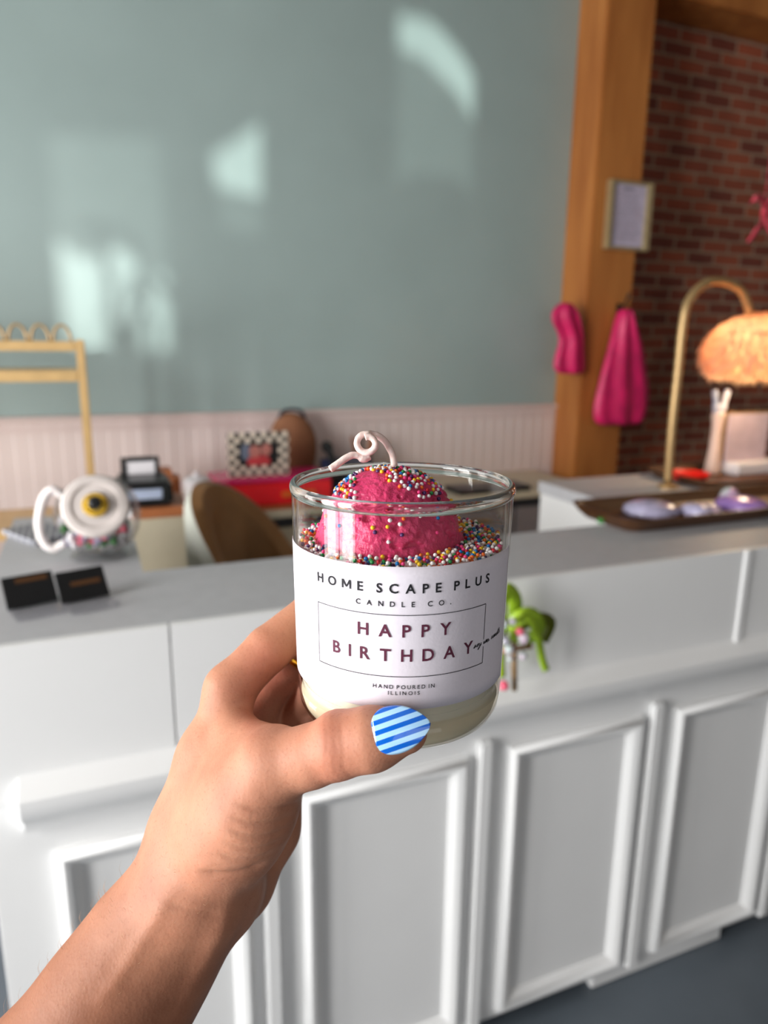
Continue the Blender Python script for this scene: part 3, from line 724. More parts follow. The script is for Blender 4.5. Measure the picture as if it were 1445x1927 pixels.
def shell(px, py, z, rx, ryy, rzz, m, lab, rot=0):
    rzz *= .6
    c_ = at_z(px, py, z); bm = B(); sphere(bm, (0, 0, 0), 1, 3)
    for v in bm.verts:
        a = math.atan2(v.co.y, v.co.x); k_ = 1 + .05 * math.sin(a * 13) * (v.co.x ** 2 + v.co.y ** 2)
        v.co = Vector((v.co.x * rx * k_, v.co.y * ryy * k_, max(v.co.z, -.35) * rzz))
    c_.z = T + .008 + .35 * rzz; c_.y = min(max(c_.y, 1.345 + ryy * .8), 1.515 - ryy * .8)
    bmesh.ops.transform(bm, matrix=Matrix.Translation(c_) @ Matrix.Rotation(rot, 4, 'Z'), verts=bm.verts)
    tag(obj('shell_dish', bm, m, smooth=True), lab, 'dish', 'pearly dishes on the walnut tray')
shell(1225, 958, T + .02, .075, .07, .045, 'lilac', 'pale lilac scalloped dish at the left end of the walnut tray', .2)
shell(1310, 962, T + .02, .034, .05, .04, 'lilac', 'smaller pale lilac dish beside the left one on the walnut tray')
shell(1356, 968, T + .02, .032, .045, .04, 'mint', 'mint and pink pearly dish in the middle of the walnut tray')
shell(1372, 940, T + .02, .026, .03, .06, 'mint', 'mint pearly dish standing at the back of the walnut tray')
shell(1436, 960, T + .02, .066, .075, .045, 'violet', 'violet pearly dish at the right end of the walnut tray')
# small green thing at the tray's left foot
q = at_z(1131, 986, T); bm = B(); sphere(bm, (q.x, q.y, T + .009), .012, 2, (1, .8, .75)); tag(obj('green_gem', bm, 'green', smooth=True), 'small green stone on the counter left of the walnut tray', 'stone')
# raised second tray
wood_tray('wooden_tray', 1.78, 2.29, 1.63, 1.96, T, 'walnut tray under the red bowl and white riser behind the lamp', .03)
q = at_z(1307, 898, T + .03)
rb = at_z(1307, 906, T + .008)
bm = B(); lathe(bm, [(0, .008), (.04, .008), (.058, .016), (.066, .03), (.064, .034), (.056, .026), (.03, .018), (0, .016)], (rb.x, 1.80, T), 36)
tag(obj('red_dish', bm, 'redpaint', auto=True), 'small bright red dish on the rear walnut tray', 'dish')
q = at_y(1340, 885, 1.88)
vs_ = thing('figurine_vase', 'tall narrow blue and white vase with a forked top below the lamp', 'vase', (q.x, 1.88, T + .008))
h0 = T + .008; h1 = at_y(1345, 735, 1.88).z
H_ = h1 - h0
bm = B(); lathe(bm, [(0, 0), (.026, 0), (.028, .01), (.021, H_ * .25), (.018, H_ * .5), (.02, H_ * .62), (.024, H_ * .72), (.015, H_ * .74), (0, H_ * .74)], (q.x, 1.88, h0), 28); obj('body', bm, 'peach', vs_, auto=True)
for s in (-1, 1):
    bm = B(); tube(bm, smooth_path([(q.x + s * .004, 1.88, h0 + H_ * .7), (q.x + s * .016, 1.88, h0 + H_ * .82), (q.x + s * .03, 1.88, h0 + H_)]), [.014] * 7 + [.010] * 6, 12); obj('neck', bm, 'bluew', vs_, smooth=True)
rs0, rs1 = at_y(1362, 875, 1.86), at_y(1445, 875, 1.86)
bm = B(); box(bm, rs0.x, rs0.x + .26, 1.80, 1.93, T + .008, T + .05, .006)
tag(obj('white_riser', bm, 'paper'), 'white display riser on the rear walnut tray', 'riser')
s0, s1 = at_y(1372, 780, 1.86), at_y(1436, 862, 1.86)
sf = thing('standing_card', 'framed pale lilac card standing on the white riser', 'picture frame', ((s0.x + s1.x) / 2, 1.86, T + .05))
bm = B(); box(bm, s0.x, s1.x, 1.855, 1.863, T + .05, s0.z, .001); obj('card', bm, 'lilac' if False else mat('pale_pink_card', (206, 186, 196), .6), sf)
bm = B(); box(bm, s0.x - .008, s1.x + .008, 1.864, 1.872, T + .05, s0.z + .008, .002); obj('frame', bm, 'brass', sf)

# ================================================================== ON THE POST
PY = 2.9
fr = thing('notice_frame', 'small gold-framed printed notice hanging on the timber post', 'picture frame', (2.40, PY, 1.95))
x0, x1, z0, z1 = 2.283, 2.535, 1.95, 2.25
bm = B(); w_ = .016
box(bm, x0, x0 + w_ * 1.6, PY - .035, PY - .001, z0, z1, .003); box(bm, x1 - w_ * 2, x1, PY - .035, PY - .001, z0, z1, .003)
box(bm, x0 + w_, x1 - w_, PY - .03, PY - .001, z0, z0 + w_ * .8, .003); box(bm, x0 + w_, x1 - w_, PY - .03, PY - .001, z1 - w_ * .8, z1, .003); obj('frame', bm, mat('champagne_gold', (206, 190, 150), .3, .7), fr)
bm = B(); box(bm, x0 + w_, x1 - w_, PY - .018, PY - .002, z0 + .01, z1 - .01); sh_ = obj('sheet', bm, mat('lilac_sheet', (196, 186, 206), .5), fr)
bm = B()
for i in range(9):
    wl = (.07 if i == 0 else rnd.uniform(.1, .15)); box(bm, 2.40 - wl / 2, 2.40 + wl / 2, PY - .0186, PY - .018, z1 - .04 - i * .026, z1 - .035 - i * .026 + (.008 if i == 0 else 0))
obj('printed_lines', bm, mat('grey_ink', (140, 134, 152), .6), sh_)

def hook(px, py, y, lab):
    c_ = at_y(px, py, y)
    s = thing('coat_hook', lab, 'hook', (c_.x, y, c_.z))
    bm = B(); box(bm, c_.x - .012, c_.x + .012, y - .004, y, c_.z - .03, c_.z + .03, .002); obj('plate', bm, 'black', s)
    bm = B(); tube(bm, smooth_path([(c_.x, y - .003, c_.z + .01), (c_.x, y - .04, c_.z + .02), (c_.x, y - .06, c_.z + .05), (c_.x, y - .07, c_.z + .075)]), .006, 8)
    tube(bm, smooth_path([(c_.x, y - .003, c_.z - .01), (c_.x, y - .035, c_.z - .03), (c_.x, y - .055, c_.z - .01)]), .006, 8); obj('prongs', bm, 'black', s, smooth=True)
    return c_
def cloth(nm, outline_px, y, depth, m, lab, cat, folds=7, amp=.012):
    """hanging cloth: rows from top to bottom, each row an ellipse-ish section with folds"""
    bm = B(); rings = []; n = 40
    for (lx, rx, py) in outline_px:
        a = at_y(lx, py, y); b = at_y(rx, py, y)
        ring = []
        c_ = (a + b) / 2; hw = (b.x - a.x) / 2
        for k in range(n):
            t = 2 * PI * k / n
            f = amp * math.sin(folds * t + c_.z * 6) * min(1, hw / .06)
            ring.append(bm.verts.new((c_.x + (hw) * math.cos(t), c_.y + (depth + f) * math.sin(t) - .0, c_.z + .004 * math.sin(5 * t))))
        rings.append(ring)
    for a, b in zip(rings[:-1], rings[1:]):
        for k in range(n): j = (k + 1) % n; bm.faces.new((a[k], a[j], b[j], b[k]))
    bm.faces.new(rings[0]); bm.faces.new(rings[-1][::-1])
    o = obj(nm, bm, m, smooth=True); tag(o, lab, cat)
    md = o.modifiers.new('sub', 'SUBSURF'); md.levels = 1; md.render_levels = 1
    return o
hook(1163, 583, PY, 'black metal coat hook on the timber post front')
cloth('tote_bag', [(1168, 1186, 580), (1160, 1192, 600), (1150, 1204, 635), (1143, 1212, 665), (1132, 1215, 700), (1124, 1222, 735), (1117, 1219, 765), (1117, 1212, 792), (1126, 1205, 799)], PY - .055, .04, 'hotpink', 'magenta fabric bag hanging from the black hook on the timber post', 'bag')
cloth('scarf', [(1054, 1076, 568), (1034, 1090, 592), (1040, 1094, 612), (1054, 1096, 632), (1050, 1096, 655), (1042, 1098, 678), (1040, 1098, 695), (1052, 1094, 704)], PY - .03, .03, 'hotpink', 'magenta cloth bow hanging at the left edge of the timber post', 'cloth', 5, .012)
# coral bow at the right frame edge, hanging before the brick wall
cbp = at_y(1436, 395, 2.6)
def ribbon(bm, pts, w, up=Vector((0, 0, 1)), th=.0015):
    P = smooth_path(pts, 6); prev = None; rows = []
    for i, p in enumerate(P):
        d = (P[min(i + 1, len(P) - 1)] - P[max(i - 1, 0)]).normalized(); s = d.cross(up)
        if s.length < 1e-4: s = d.orthogonal()
        s.normalize(); nn = s.cross(d).normalized()
        rows.append([bm.verts.new(p + s * w / 2 + nn * th), bm.verts.new(p - s * w / 2 + nn * th), bm.verts.new(p - s * w / 2 - nn * th), bm.verts.new(p + s * w / 2 - nn * th)])
    for a, b in zip(rows[:-1], rows[1:]):
        for k in range(4): j = (k + 1) % 4; bm.faces.new((a[k], a[j], b[j], b[k]))
    bm.faces.new(rows[0]); bm.faces.new(rows[-1][::-1])
rbn = thing('coral_bow', 'coral pink ribbon bow hanging by the brick wall at right edge', 'bow', cbp)
P_ = lambda x, y, yy=2.6: at_y(x, y, yy)
for s, nm, pts in ((0, 'loop', [P_(1440, 395), P_(1432, 372, 2.57), P_(1420, 374, 2.55), P_(1412, 380)]), (1, 'loop', [P_(1440, 395), P_(1460, 365, 2.57), P_(1480, 380, 2.55), P_(1460, 400), P_(1440, 398)]), (2, 'tail', [P_(1436, 396), P_(1434, 420, 2.58), P_(1422, 436, 2.57), P_(1409, 456)]), (3, 'tail', [P_(1440, 398), P_(1446, 425, 2.58), P_(1460, 450)])):
    bm = B(); ribbon(bm, pts, .028, Vector((0, 1, .2))); obj(nm, bm, 'coral', rbn, smooth=True)
bm = B(); sphere(bm, P_(1438, 397), .018, 2, (1, .8, 1)); obj('knot', bm, 'coral', rbn, smooth=True)
bm = B(); tube(bm, [P_(1438, 392), Vector((P_(1438, 392).x, 2.6, 3.14))], .002, 6); obj('string', bm, 'coral', rbn)

# ------------------------------------------------------------------ lime bow with beaded cross hanging on the counter front
GY = FY - .05
G = lambda x, y, dy=0: at_y(x, y, GY - dy)
gb = thing('beaded_cross_charm', 'lime ribbon bow with a beaded cross hanging on the counter front', 'charm', G(955, 1180))
rib = [('loop', [G(950, 1190), G(940, 1150, .012), G(952, 1110, .01), G(968, 1125, .002), G(968, 1160), G(955, 1190)], 'lime', .026),
       ('loop', [G(955, 1190), G(975, 1160, .015), G(1000, 1155, .012), G(1015, 1178, .006), G(998, 1200), G(960, 1195)], 'lime', .024),
       ('tail', [G(962, 1190, .012), G(995, 1168, .016), G(1012, 1200, .012), G(1020, 1240, .006), G(1028, 1262)], 'lime', .015),
       ('tail', [G(965, 1185), G(1005, 1165, -.003), G(1034, 1172, -.006), G(1020, 1206, -.004)], 'olive', .026),
       ('tail', [G(946, 1190, .006), G(942, 1230, .01), G(944, 1275, .006)], 'lime', .015)]
for nm, pts, m, w in rib:
    bm = B(); ribbon(bm, pts, w, Vector((.2, 1, 0)), .001); obj(nm, bm, m, gb, smooth=True)
bm = B(); tube(bm, [G(967, 1210, .022), G(968, 1298, .018)], .0058, 10); obj('cross_stem', bm, mat('bronze_beads', (150, 120, 84), .35, .3, noise_amt=.3, scale=200), gb, smooth=True)
bm = B(); tube(bm, [G(940, 1226, .022), G(1000, 1216, .022)], .0052, 10); obj('cross_bar', bm, mat('copper_beads', (176, 124, 84), .35, .3, noise_amt=.3, scale=200), gb, smooth=True)
bead_cols = ['mint', 'bluew', 'mint', 'rose', 'bluew', 'mint']
for k, (x, y, r_) in enumerate([(948, 1175, .009), (964, 1170, .008), (985, 1200, .012), (978, 1188, .008), (950, 1205, .010), (958, 1222, .010), (984, 1234, .009), (942, 1195, .008), (960, 1240, .006), (948, 1290, .010)]):
    bm = B(); sphere(bm, G(x, y, .028), r_, 2); obj('bead', bm, bead_cols[k % 6], gb, smooth=True)
bm = B(); tube(bm, [G(966, 1120, .0), Vector((G(966, 1120).x, FY - .014, 1.0))], .0012, 6); obj('string', bm, 'lime', gb)

# ================================================================== CANDLE
H = .0892
RIM = CAM + ROT @ Vector((.0066, .0118, -.258))
az = math.atan2(CAM.y - RIM.y, CAM.x - RIM.x)
JR = az + PI / 2                              # local -Y looks at the camera
BASE = RIM - Vector((0, 0, H))
cd = thing('jar_candle', 'glass birthday candle topped with a pink wax scoop and rainbow sprinkles, held in hand', 'candle', BASE, JR)
JM = Matrix.Translation(BASE) @ Matrix.Rotation(JR, 4, 'Z')
def rad(z): return .04 - .0016 * (H - z) / H
def local(o): o.matrix_parent_inverse = Matrix.Identity(4); return o
TH = .0016
# glass wall: outer + inner skins between rim and base
zs = np.linspace(.0125, H - .0022, 14)
bm = B(); lathe(bm, [(rad(z), z) for z in zs], n=128)
lathe(bm, [(rad(z) - TH, z) for z in zs[::-1]], n=128)
me = bpy.data.meshes.new('glass_wall'); bm.to_mesh(me); bm.free()
# normals: outer out, inner in (towards the axis)
gw = local(link('glass_wall', me, 'jarwall', cd, True))
bm = bmesh.new(); bm.from_mesh(me)
for f in bm.faces:
    c_ = f.calc_center_median(); r_ = math.hypot(c_.x, c_.y); f.normal_update()
    outward = f.normal.x * c_.x + f.normal.y * c_.y > 0
    if (r_ > .0371) != outward: f.normal_flip()
bm.to_mesh(me); bm.free()
# rim bead (solid glass, rounded)
prof = []
for k in range(16):
    a = 2 * PI * k / 16; prof.append((rad(H) - TH / 2 + (TH / 2 + .0006) * math.cos(a), H - .0022 + .0023 * math.sin(a)))
bm = B(); lathe(bm, prof, n=128, closed=True); local(obj('glass_rim', bm, 'jarsolid', cd, smooth=True))
# thick glass base
prof = [(0, 0.0), (.030, .0), (.0335, .0008), (.0362, .0030), (.0378, .0062), (rad(.0125), .0125), (rad(.0125) - TH, .0128), (.0355, .0098), (.033, .0088), (0, .0084)]
prof = prof[:6] + [(rad(.0125) - TH, .0125)]
bm = B(); lathe(bm, prof, n=128); local(obj('glass_base', bm, 'jarbase', cd, smooth=True))
# wax fill
WZ = H - .0222
ri = lambda z: rad(z) - TH - .0002
prof = [(0, .0012), (.0312, .0012), (.0345, .0026), (.0364, .0052), (.0374, .0090), (ri(.0125), .0122), (ri(.014), .0145)] + [(ri(z), z) for z in np.linspace(.02, WZ - .001, 8)] + [(ri(WZ) - .0008, WZ), (0, WZ - .0003)]
bm = B(); lathe(bm, prof, n=96)
wx = local(obj('wax', bm, ['cream', 'wwax'], cd, auto=True))
for p_ in wx.data.polygons:
    if p_.center.z > WZ - .0006: p_.material_index = 1
# label
def jl(s, z, lift=0.0):                     # s = arc length in m from the camera-facing line, z = height above the base
    r = rad(z) + lift; a = s / .0395
    return Vector((r * math.sin(a), -r * math.cos(a), z))
bm = B(); ns, nz_ = 90, 12
S0, S1, Z0, Z1 = -.058, .0500, H - .0702, H - .0206
g_ = [[bm.verts.new(jl(S0 + (S1 - S0) * i / ns, Z0 + (Z1 - Z0) * j / nz_, .00012)) for j in range(nz_ + 1)] for i in range(ns + 1)]
for i in range(ns):
    for j in range(nz_): bm.faces.new((g_[i][j], g_[i + 1][j], g_[i + 1][j + 1], g_[i][j + 1]))
lab = local(obj('label', bm, 'lpaper', cd, smooth=True)); lab['label'] = 'white paper label reading happy birthday'
lab.modifiers.new('thick', 'SOLIDIFY').thickness = .0001
LB = B(); LB2 = B()
def glyph(ch, bold):
    cu = bpy.data.curves.new('t', 'FONT'); cu.body = ch; cu.size = 1; cu.offset = bold; cu.fill_mode = 'FRONT'; cu.resolution_u = 3
    o = bpy.data.objects.new('t', cu); COL.objects.link(o)
    dg = bpy.context.evaluated_depsgraph_get(); me = bpy.data.meshes.new_from_object(o.evaluated_get(dg))
    vs = [v.co.copy() for v in me.vertices]; fs = [tuple(p.vertices) for p in me.polygons]
    bpy.data.objects.remove(o); bpy.data.curves.remove(cu); bpy.data.meshes.remove(me)
    return vs, fs
def glyph_M(bold):
    w = .095 + 2 * bold; h = CAPH; W2 = .78; vs, fs = [], []
    for q in ([(0, 0), (w, 0), (w, h), (0, h)], [(W2 - w, 0), (W2, 0), (W2, h), (W2 - w, h)],
              [(0, h), (w * 1.15, h), (W2 / 2 + w * .45, .12), (W2 / 2 - w * .45, .12)], [(W2 - w * 1.15, h), (W2, h), (W2 / 2 + w * .45, .12), (W2 / 2 - w * .45, .12)]):
        k = len(vs); vs += [Vector((x, y, 0)) for x, y in q]; fs.append((k, k + 1, k + 2, k + 3))
    return vs, fs
CAPH = max(v.y for v in glyph('H', 0)[0])
def line(bm, text, s0, s1, ztop, zbot, bold=0.012, wfac=1.0):
    k = (zbot and (ztop - zbot)) / CAPH
    gl = []; tot = 0
    for chh in text:
        if chh == ' ': gl.append(None); continue
        vs, fs = (glyph(chh, bold) if chh != 'M' else glyph_M(bold)); x0 = min(v.x for v in vs); x1 = max(v.x for v in vs); gl.append((vs, fs, x0, x1)); tot += (x1 - x0) * k * wfac
    gaps = 0
    for i in range(len(text) - 1): gaps += 1
    gap = (s1 - s0 - tot) / gaps
    s = s0
    for g in gl:
        if g is None: s += gap; continue
        vs, fs, x0, x1 = g
        nv = [bm.verts.new(jl(s + (v.x - x0) * k * wfac, zbot + v.y * k, .00030)) for v in vs]
        for f in fs:
            try: bm.faces.new([nv[i] for i in f])
            except ValueError: pass
        s += (x1 - x0) * k * wfac + gap
def zz(ztop, zbot, y): return zbot + y
mm = .001
line(LB, 'HOME SCAPE PLUS', -30.3 * mm, 33.1 * mm, H - 26.3 * mm, H - 29.3 * mm, .022)
line(LB, 'CANDLE CO.', -14.6 * mm, 16.9 * mm, H - 32.2 * mm, H - 33.9 * mm, .018)
line(LB2, 'HAPPY', -14 * mm, 17.3 * mm, H - 40.2 * mm, H - 44.3 * mm, .018)
line(LB2, 'BIRTHDAY', -23.7 * mm, 26.6 * mm, H - 48.7 * mm, H - 52.8 * mm, .018)
line(LB, 'HAND POURED IN', -8.7 * mm, 12.1 * mm, H - 61.3 * mm, H - 62.65 * mm, .010)
line(LB, 'ILLINOIS', -3.6 * mm, 7.0 * mm, H - 63.5 * mm, H - 64.8 * mm, .010)
def stroke(bm, pts, w):
    P = pts; rows = []
    for i, (s, z) in enumerate(P):
        a = P[max(i - 1, 0)]; b = P[min(i + 1, len(P) - 1)]
        dx, dz = b[0] - a[0], b[1] - a[1]; L = math.hypot(dx, dz) or 1
        nx, nz2 = -dz / L * w / 2, dx / L * w / 2
        rows.append((bm.verts.new(jl(s + nx, z + nz2, .0003)), bm.verts.new(jl(s - nx, z - nz2, .0003))))
    for a, b in zip(rows[:-1], rows[1:]): bm.faces.new((a[0], a[1], b[1], b[0]))
bx0, bx1, bz0, bz1 = -30.4 * mm, 32.0 * mm, H - 58.3 * mm, H - 36.8 * mm
lw = .00023
stroke(LB, [(bx0 + (bx1 - bx0) * i / 60, bz1) for i in range(61)], lw); stroke(LB, [(bx0 + (bx1 - bx0) * i / 60, bz0) for i in range(61)], lw)
stroke(LB, [(bx0, bz0), (bx0, (bz0 + bz1) / 2), (bx0, bz1)], lw)
stroke(LB, [(bx1, bz0), (bx1, H - .0522)], lw); stroke(LB, [(bx1, H - .0497), (bx1, bz1)], lw)
# cursive "soy wax candle"
cur = {'s': [(0, 0), (.45, .95), (.55, .5), (.4, .05), (.1, .05), (.7, .25)],
       'o': [(0, .25), (.5, .95), (.15, .7), (.15, .15), (.5, .05), (.75, .5), (.55, .95), (.9, .85)],
       'y': [(0, .85), (.15, .2), (.45, .1), (.75, .9), (.6, -.2), (.3, -1.1), (.05, -.8), (.5, -.2), (1.0, .3)],
       'w': [(0, .9), (.15, .1), (.4, .15), (.5, .8), (.6, .1), (.9, .15), (1.0, .9), (1.2, .8)],
       'a': [(0, .2), (.6, .9), (.2, .8), (.1, .15), (.4, .1), (.7, .9), (.7, .1), (1.0, .3)],
       'x': [(0, .8), (.2, .8), (.5, .1), (.75, .1), (.9, .3)],
       'c': [(0, .2), (.55, .85), (.25, .9), (.1, .3), (.3, .05), (.75, .3)],
       'n': [(0, .8), (.15, .9), (.15, .05), (.4, .8), (.6, .85), (.65, .1), (.95, .3)],
       'd': [(0, .2), (.6, .85), (.2, .8), (.1, .15), (.4, .1), (.8, 1.9), (.7, .1), (1.0, .3)],
       'l': [(0, .2), (.5, 1.5), (.35, 1.9), (.2, 1.2), (.25, .1), (.6, .2)],
       'e': [(0, .3), (.5, .7), (.3, .95), (.1, .4), (.3, .05), (.8, .35)]}
x = 0; xh = .00105; s_ = 27.0 * mm; zb_ = H - 51.6 * mm
for word in ('soy', 'wax', 'candle'):
    pts = []
    for chh in word:
        for (u, v) in cur[chh]: pts.append(Vector((x + u + v * .35, v, 0)))
        x += 1.02 if chh not in 'le' else .75
    pts = smooth_path(pts, 5)
    stroke(LB, [(s_ + p.x * .00125, zb_ + p.y * xh + p.x * .00006) for p in pts], .00022)
    if word == 'wax': stroke(LB, [(s_ + (x - .25) * .00125, zb_ + .9 * xh), (s_ + (x - 1.0) * .00125, zb_ + .0)], .00018)
    x += .75
me = bpy.data.meshes.new('lettering'); LB.to_mesh(me); LB.free()
lt = local(link('lettering', me, 'ink', lab)); lt['label'] = 'black lettering and frame line'
me = bpy.data.meshes.new('lettering'); LB2.to_mesh(me); LB2.free()
lt = local(link('lettering', me, 'plum', lab)); lt['label'] = 'plum coloured lettering'

# pink wax scoop
DC = Vector((-.0048, -.001, WZ)); DR, DH = .0262, .0272
def dome(th, u):                              # u: 0 at the wax surface, 1 at the crown
    a = u * PI / 2
    r = DR * math.cos(a) ** .92 * (1 + .02 * math.sin(3 * th + 1)); z = DH * math.sin(a)
    if u < .12: r *= 1 + .05 * (1 - u / .12)
    return Vector((DC.x + r * math.cos(th), DC.y + r * math.sin(th), WZ - .0008 + z))
def dome_b(th, u):
    p = dome(th, u); n_ = (p - DC).normalized()
    q = p * 1
    d = .0007 * noise.noise(q * 130) + .00045 * noise.noise(q * 420) * (1.0 if u < .75 else .5)
    pit = noise.noise(q * 330 + Vector((9, 3, 1)))
    if pit > .28 and .1 < u < .55: d -= .0011 * min(1, (pit - .28) * 5)
    return p + n_ * d
bm = B(); nt_, nu_ = 260, 90; rings = []
for j in range(nu_):
    u = j / nu_
    rings.append([bm.verts.new(dome_b(2 * PI * i / nt_, u)) for i in range(nt_)])
topv = bm.verts.new(dome_b(0, 1))
for a, b in zip(rings[:-1], rings[1:]):
    for i in range(nt_): k = (i + 1) % nt_; bm.faces.new((a[i], a[k], b[k], b[i]))
for i in range(nt_): bm.faces.new((rings[-1][i], rings[-1][(i + 1) % nt_], topv))
pinkw = mat('pink_wax', (222, 66, 116), .42, noise_amt=.12, scale=90, bump=.45, bscale=600, sss=.25, col2=(206, 48, 100))
sc = local(obj('wax_scoop', bm, pinkw, cd, smooth=True)); sc['label'] = 'pink wax scoop shaped like ice cream'

# curled wick
wk = [(742, 878), (739, 858), (732, 842), (722, 828), (709, 819), (697, 816)]
pts = [at_d(x, y, .2545 - .0006 * i) for i, (x, y) in enumerate(wk)]
for k in range(0, 17):                          # coil, outer ring
    a = math.radians(80 + k * 24)
    r_ = 17.5 - (6.0 * max(0, k - 11) / 5)
    pts.append(at_d(689.5 - r_ * math.cos(a) * -1, 834 - r_ * math.sin(a), .2505 - .00012 * k))
bm = B(); tube(bm, smooth_path(pts, 4), .00118, 12); wick = local(obj('tmp', bm, 'wick', None, smooth=True))
wick.name = 'wick'
bm = B(); tail = [(694, 858), (684, 862), (672, 857), (661, 857), (648, 864), (634, 874), (621, 883)]
tp_ = smooth_path([at_d(x, y, .2515 - .0005 * i) for i, (x, y) in enumerate(tail)], 5)
tube(bm, tp_, [.0016] * 8 + [.00125] * (len(tp_) - 8), 12)
wick2 = obj('tmp2', bm, 'wick', None, smooth=True)
# merge the two strands into one wick part
bm = bmesh.new(); bm.from_mesh(wick.data); bm.from_mesh(wick2.data)
for v in bm.verts:                              # rope twist
    v.co += noise.noise_vector(v.co * 500) * .00012
bm.transform(JM.inverted()); bm.to_mesh(wick.data); bm.free()
bpy.data.objects.remove(wick2); wick.parent = cd; wick.matrix_parent_inverse = Matrix.Identity(4)
wick['label'] = 'curled pale wick with a loop'
wick.data.polygons.foreach_set('use_smooth', [True] * len(wick.data.polygons))

# sprinkles
SCOL = [('white', (250, 246, 246), 36), ('pink', (238, 60, 130), 10), ('red', (200, 26, 48), 10), ('orange', (240, 112, 34), 11), ('yellow', (246, 200, 36), 12), ('green', (30, 140, 70), 10), ('blue', (18, 120, 190), 10), ('purple', (76, 36, 96), 8)]
smats = [mat('sprinkle_' + n, c, .3, noise_amt=.02, spec=.5) for n, c, w in SCOL]
sw = [w for _, _, w in SCOL]
SR = .00073
cands = []
def try_add(p, r, lst, mind):
    for q, _ in lst:
        if (q - p).length_squared < mind * mind: return False
    lst.append((p, r)); return True
dome_s, ring_s = [], []
camL = JM.inverted() @ CAM
for _ in range(9000):                           # crown of the scoop
    th = rnd.uniform(0, 2 * PI); u = rnd.uniform(.35, 1)
    p = dome(th, u); n_ = (p - DC).normalized()
    # cover: crown and the shoulder to the right (local +x); a bare patch front-left
    x_ = (p.x - DC.x) / DR; y_ = (p.y - DC.y) / DR
    dens = 0
    if u > .80: dens = 1
    if x_ > .15 and u > .50: dens = max(dens, .95)
    if x_ < -.42 and u > .48: dens = max(dens, .7)
    if y_ > .1 and u > .5: dens = max(dens, .8)
    if -.42 < x_ < -.02 and y_ < 0 and u < .86: dens = 0
    if -.02 <= x_ < .12 and y_ < 0 and u > .70: dens = 1
    if -.02 <= x_ < .35 and y_ < 0 and u < .60: dens = 0
    if noise.noise(p * 260) < -.15: dens *= .15
    if rnd.random() < dens: try_add(p + n_ * (SR * .55), SR, dome_s, SR * 2.02)
for _ in range(500):                            # a few stuck lower down
    th = rnd.uniform(0, 2 * PI); u = rnd.uniform(.04, .5)
    p = dome(th, u); n_ = (p - DC).normalized()
    if rnd.random() < .2: try_add(p + n_ * (SR * .5), SR, dome_s, SR * 2.05)
for _ in range(26000):                          # ring of sprinkles on the white wax
    a = rnd.uniform(0, 2 * PI); r_ = math.sqrt(rnd.uniform(.018 ** 2, (ri(WZ) - .0009) ** 2))
    p = Vector((r_ * math.cos(a), r_ * math.sin(a), WZ + SR * rnd.uniform(.3, .9)))
    d = math.hypot(p.x - DC.x, p.y - DC.y)
    if d < DR * 1.02: continue
    if noise.noise(p * 180 + Vector((4, 0, 0))) < -.25: continue
    try_add(p, SR, ring_s, SR * 1.85)
top2 = []
for _ in range(4000):
    a = rnd.uniform(0, 2 * PI); r_ = math.sqrt(rnd.uniform(.018 ** 2, (ri(WZ) - .0009) ** 2))
    p = Vector((r_ * math.cos(a), r_ * math.sin(a), WZ + SR * 2.1))
    if math.hypot(p.x - DC.x, p.y - DC.y) < DR * 1.04 or (p.x < .012 and rnd.random() < .7): continue
    try_add(p, SR, top2, SR * 2.3)
alls = dome_s + ring_s + top2
def vis(p):
    d = (p - camL).length
    n_ = (p - DC).normalized(); fac = n_.dot((camL - p).normalized())
    return d - (.03 * fac) + (0 if (p.z > H - .014) else .02)
alls.sort(key=lambda t: vis(t[0]))
bm = bmesh.new(); bmesh.ops.create_icosphere(bm, subdivisions=3, radius=SR); me0 = bpy.data.meshes.new('sprinkle'); bm.to_mesh(me0); bm.free()
me0.polygons.foreach_set('use_smooth', [True] * len(me0.polygons))
smesh = []
for mtl in smats:
    mm_ = me0.copy(); mm_.materials.append(mtl); smesh.append(mm_)
for (p, r) in alls[:100]:
    k = rnd.choices(range(8), sw)[0]
    o = bpy.data.objects.new('sprinkle', smesh[k]); COL.objects.link(o); o.parent = cd; o.location = p
    f = rnd.uniform(.92, 1.06); o.scale = (f, f, f); o['label'] = SCOL[k][0] + ' sugar ball sprinkle'
bm = bmesh.new(); bmesh.ops.create_icosphere(bm, subdivisions=2, radius=1)
bv = np.array([v.co[:] for v in bm.verts]); bf = np.array([[v.index for v in f.verts] for f in bm.faces]); bm.free()
V_, F_, Mi = [], [], []
for (p, r) in alls[100:]:
    k = rnd.choices(range(8), sw)[0]; f = rnd.uniform(.92, 1.06)
    F_.append(bf + len(V_) * len(bv)); V_.append(bv * SR * f + np.array(p)[None]); Mi += [k] * len(bf)
V_ = np.concatenate(V_); F_ = np.concatenate(F_)
me = bpy.data.meshes.new('sprinkles'); me.from_pydata(V_.tolist(), [], F_.tolist())
for mtl in smats: me.materials.append(mtl)
me.polygons.foreach_set('material_index', Mi)
so = local(link('sprinkles', me, None, cd, True)); so['kind'] = 'stuff'; so['label'] = 'the remaining rainbow sugar ball sprinkles'

# ================================================================== HAND
def jp(theta, z, r):                           # point beside the jar: theta degrees from the camera-facing line
    a = math.radians(theta); return JM @ Vector((r * math.sin(a), -r * math.cos(a), z))
D = at_d
prims = []                                     # (p, q, rp, rq, k)
def cap(p, q, rp, rq, k=.006): prims.append((p, q, rp, rq, k))
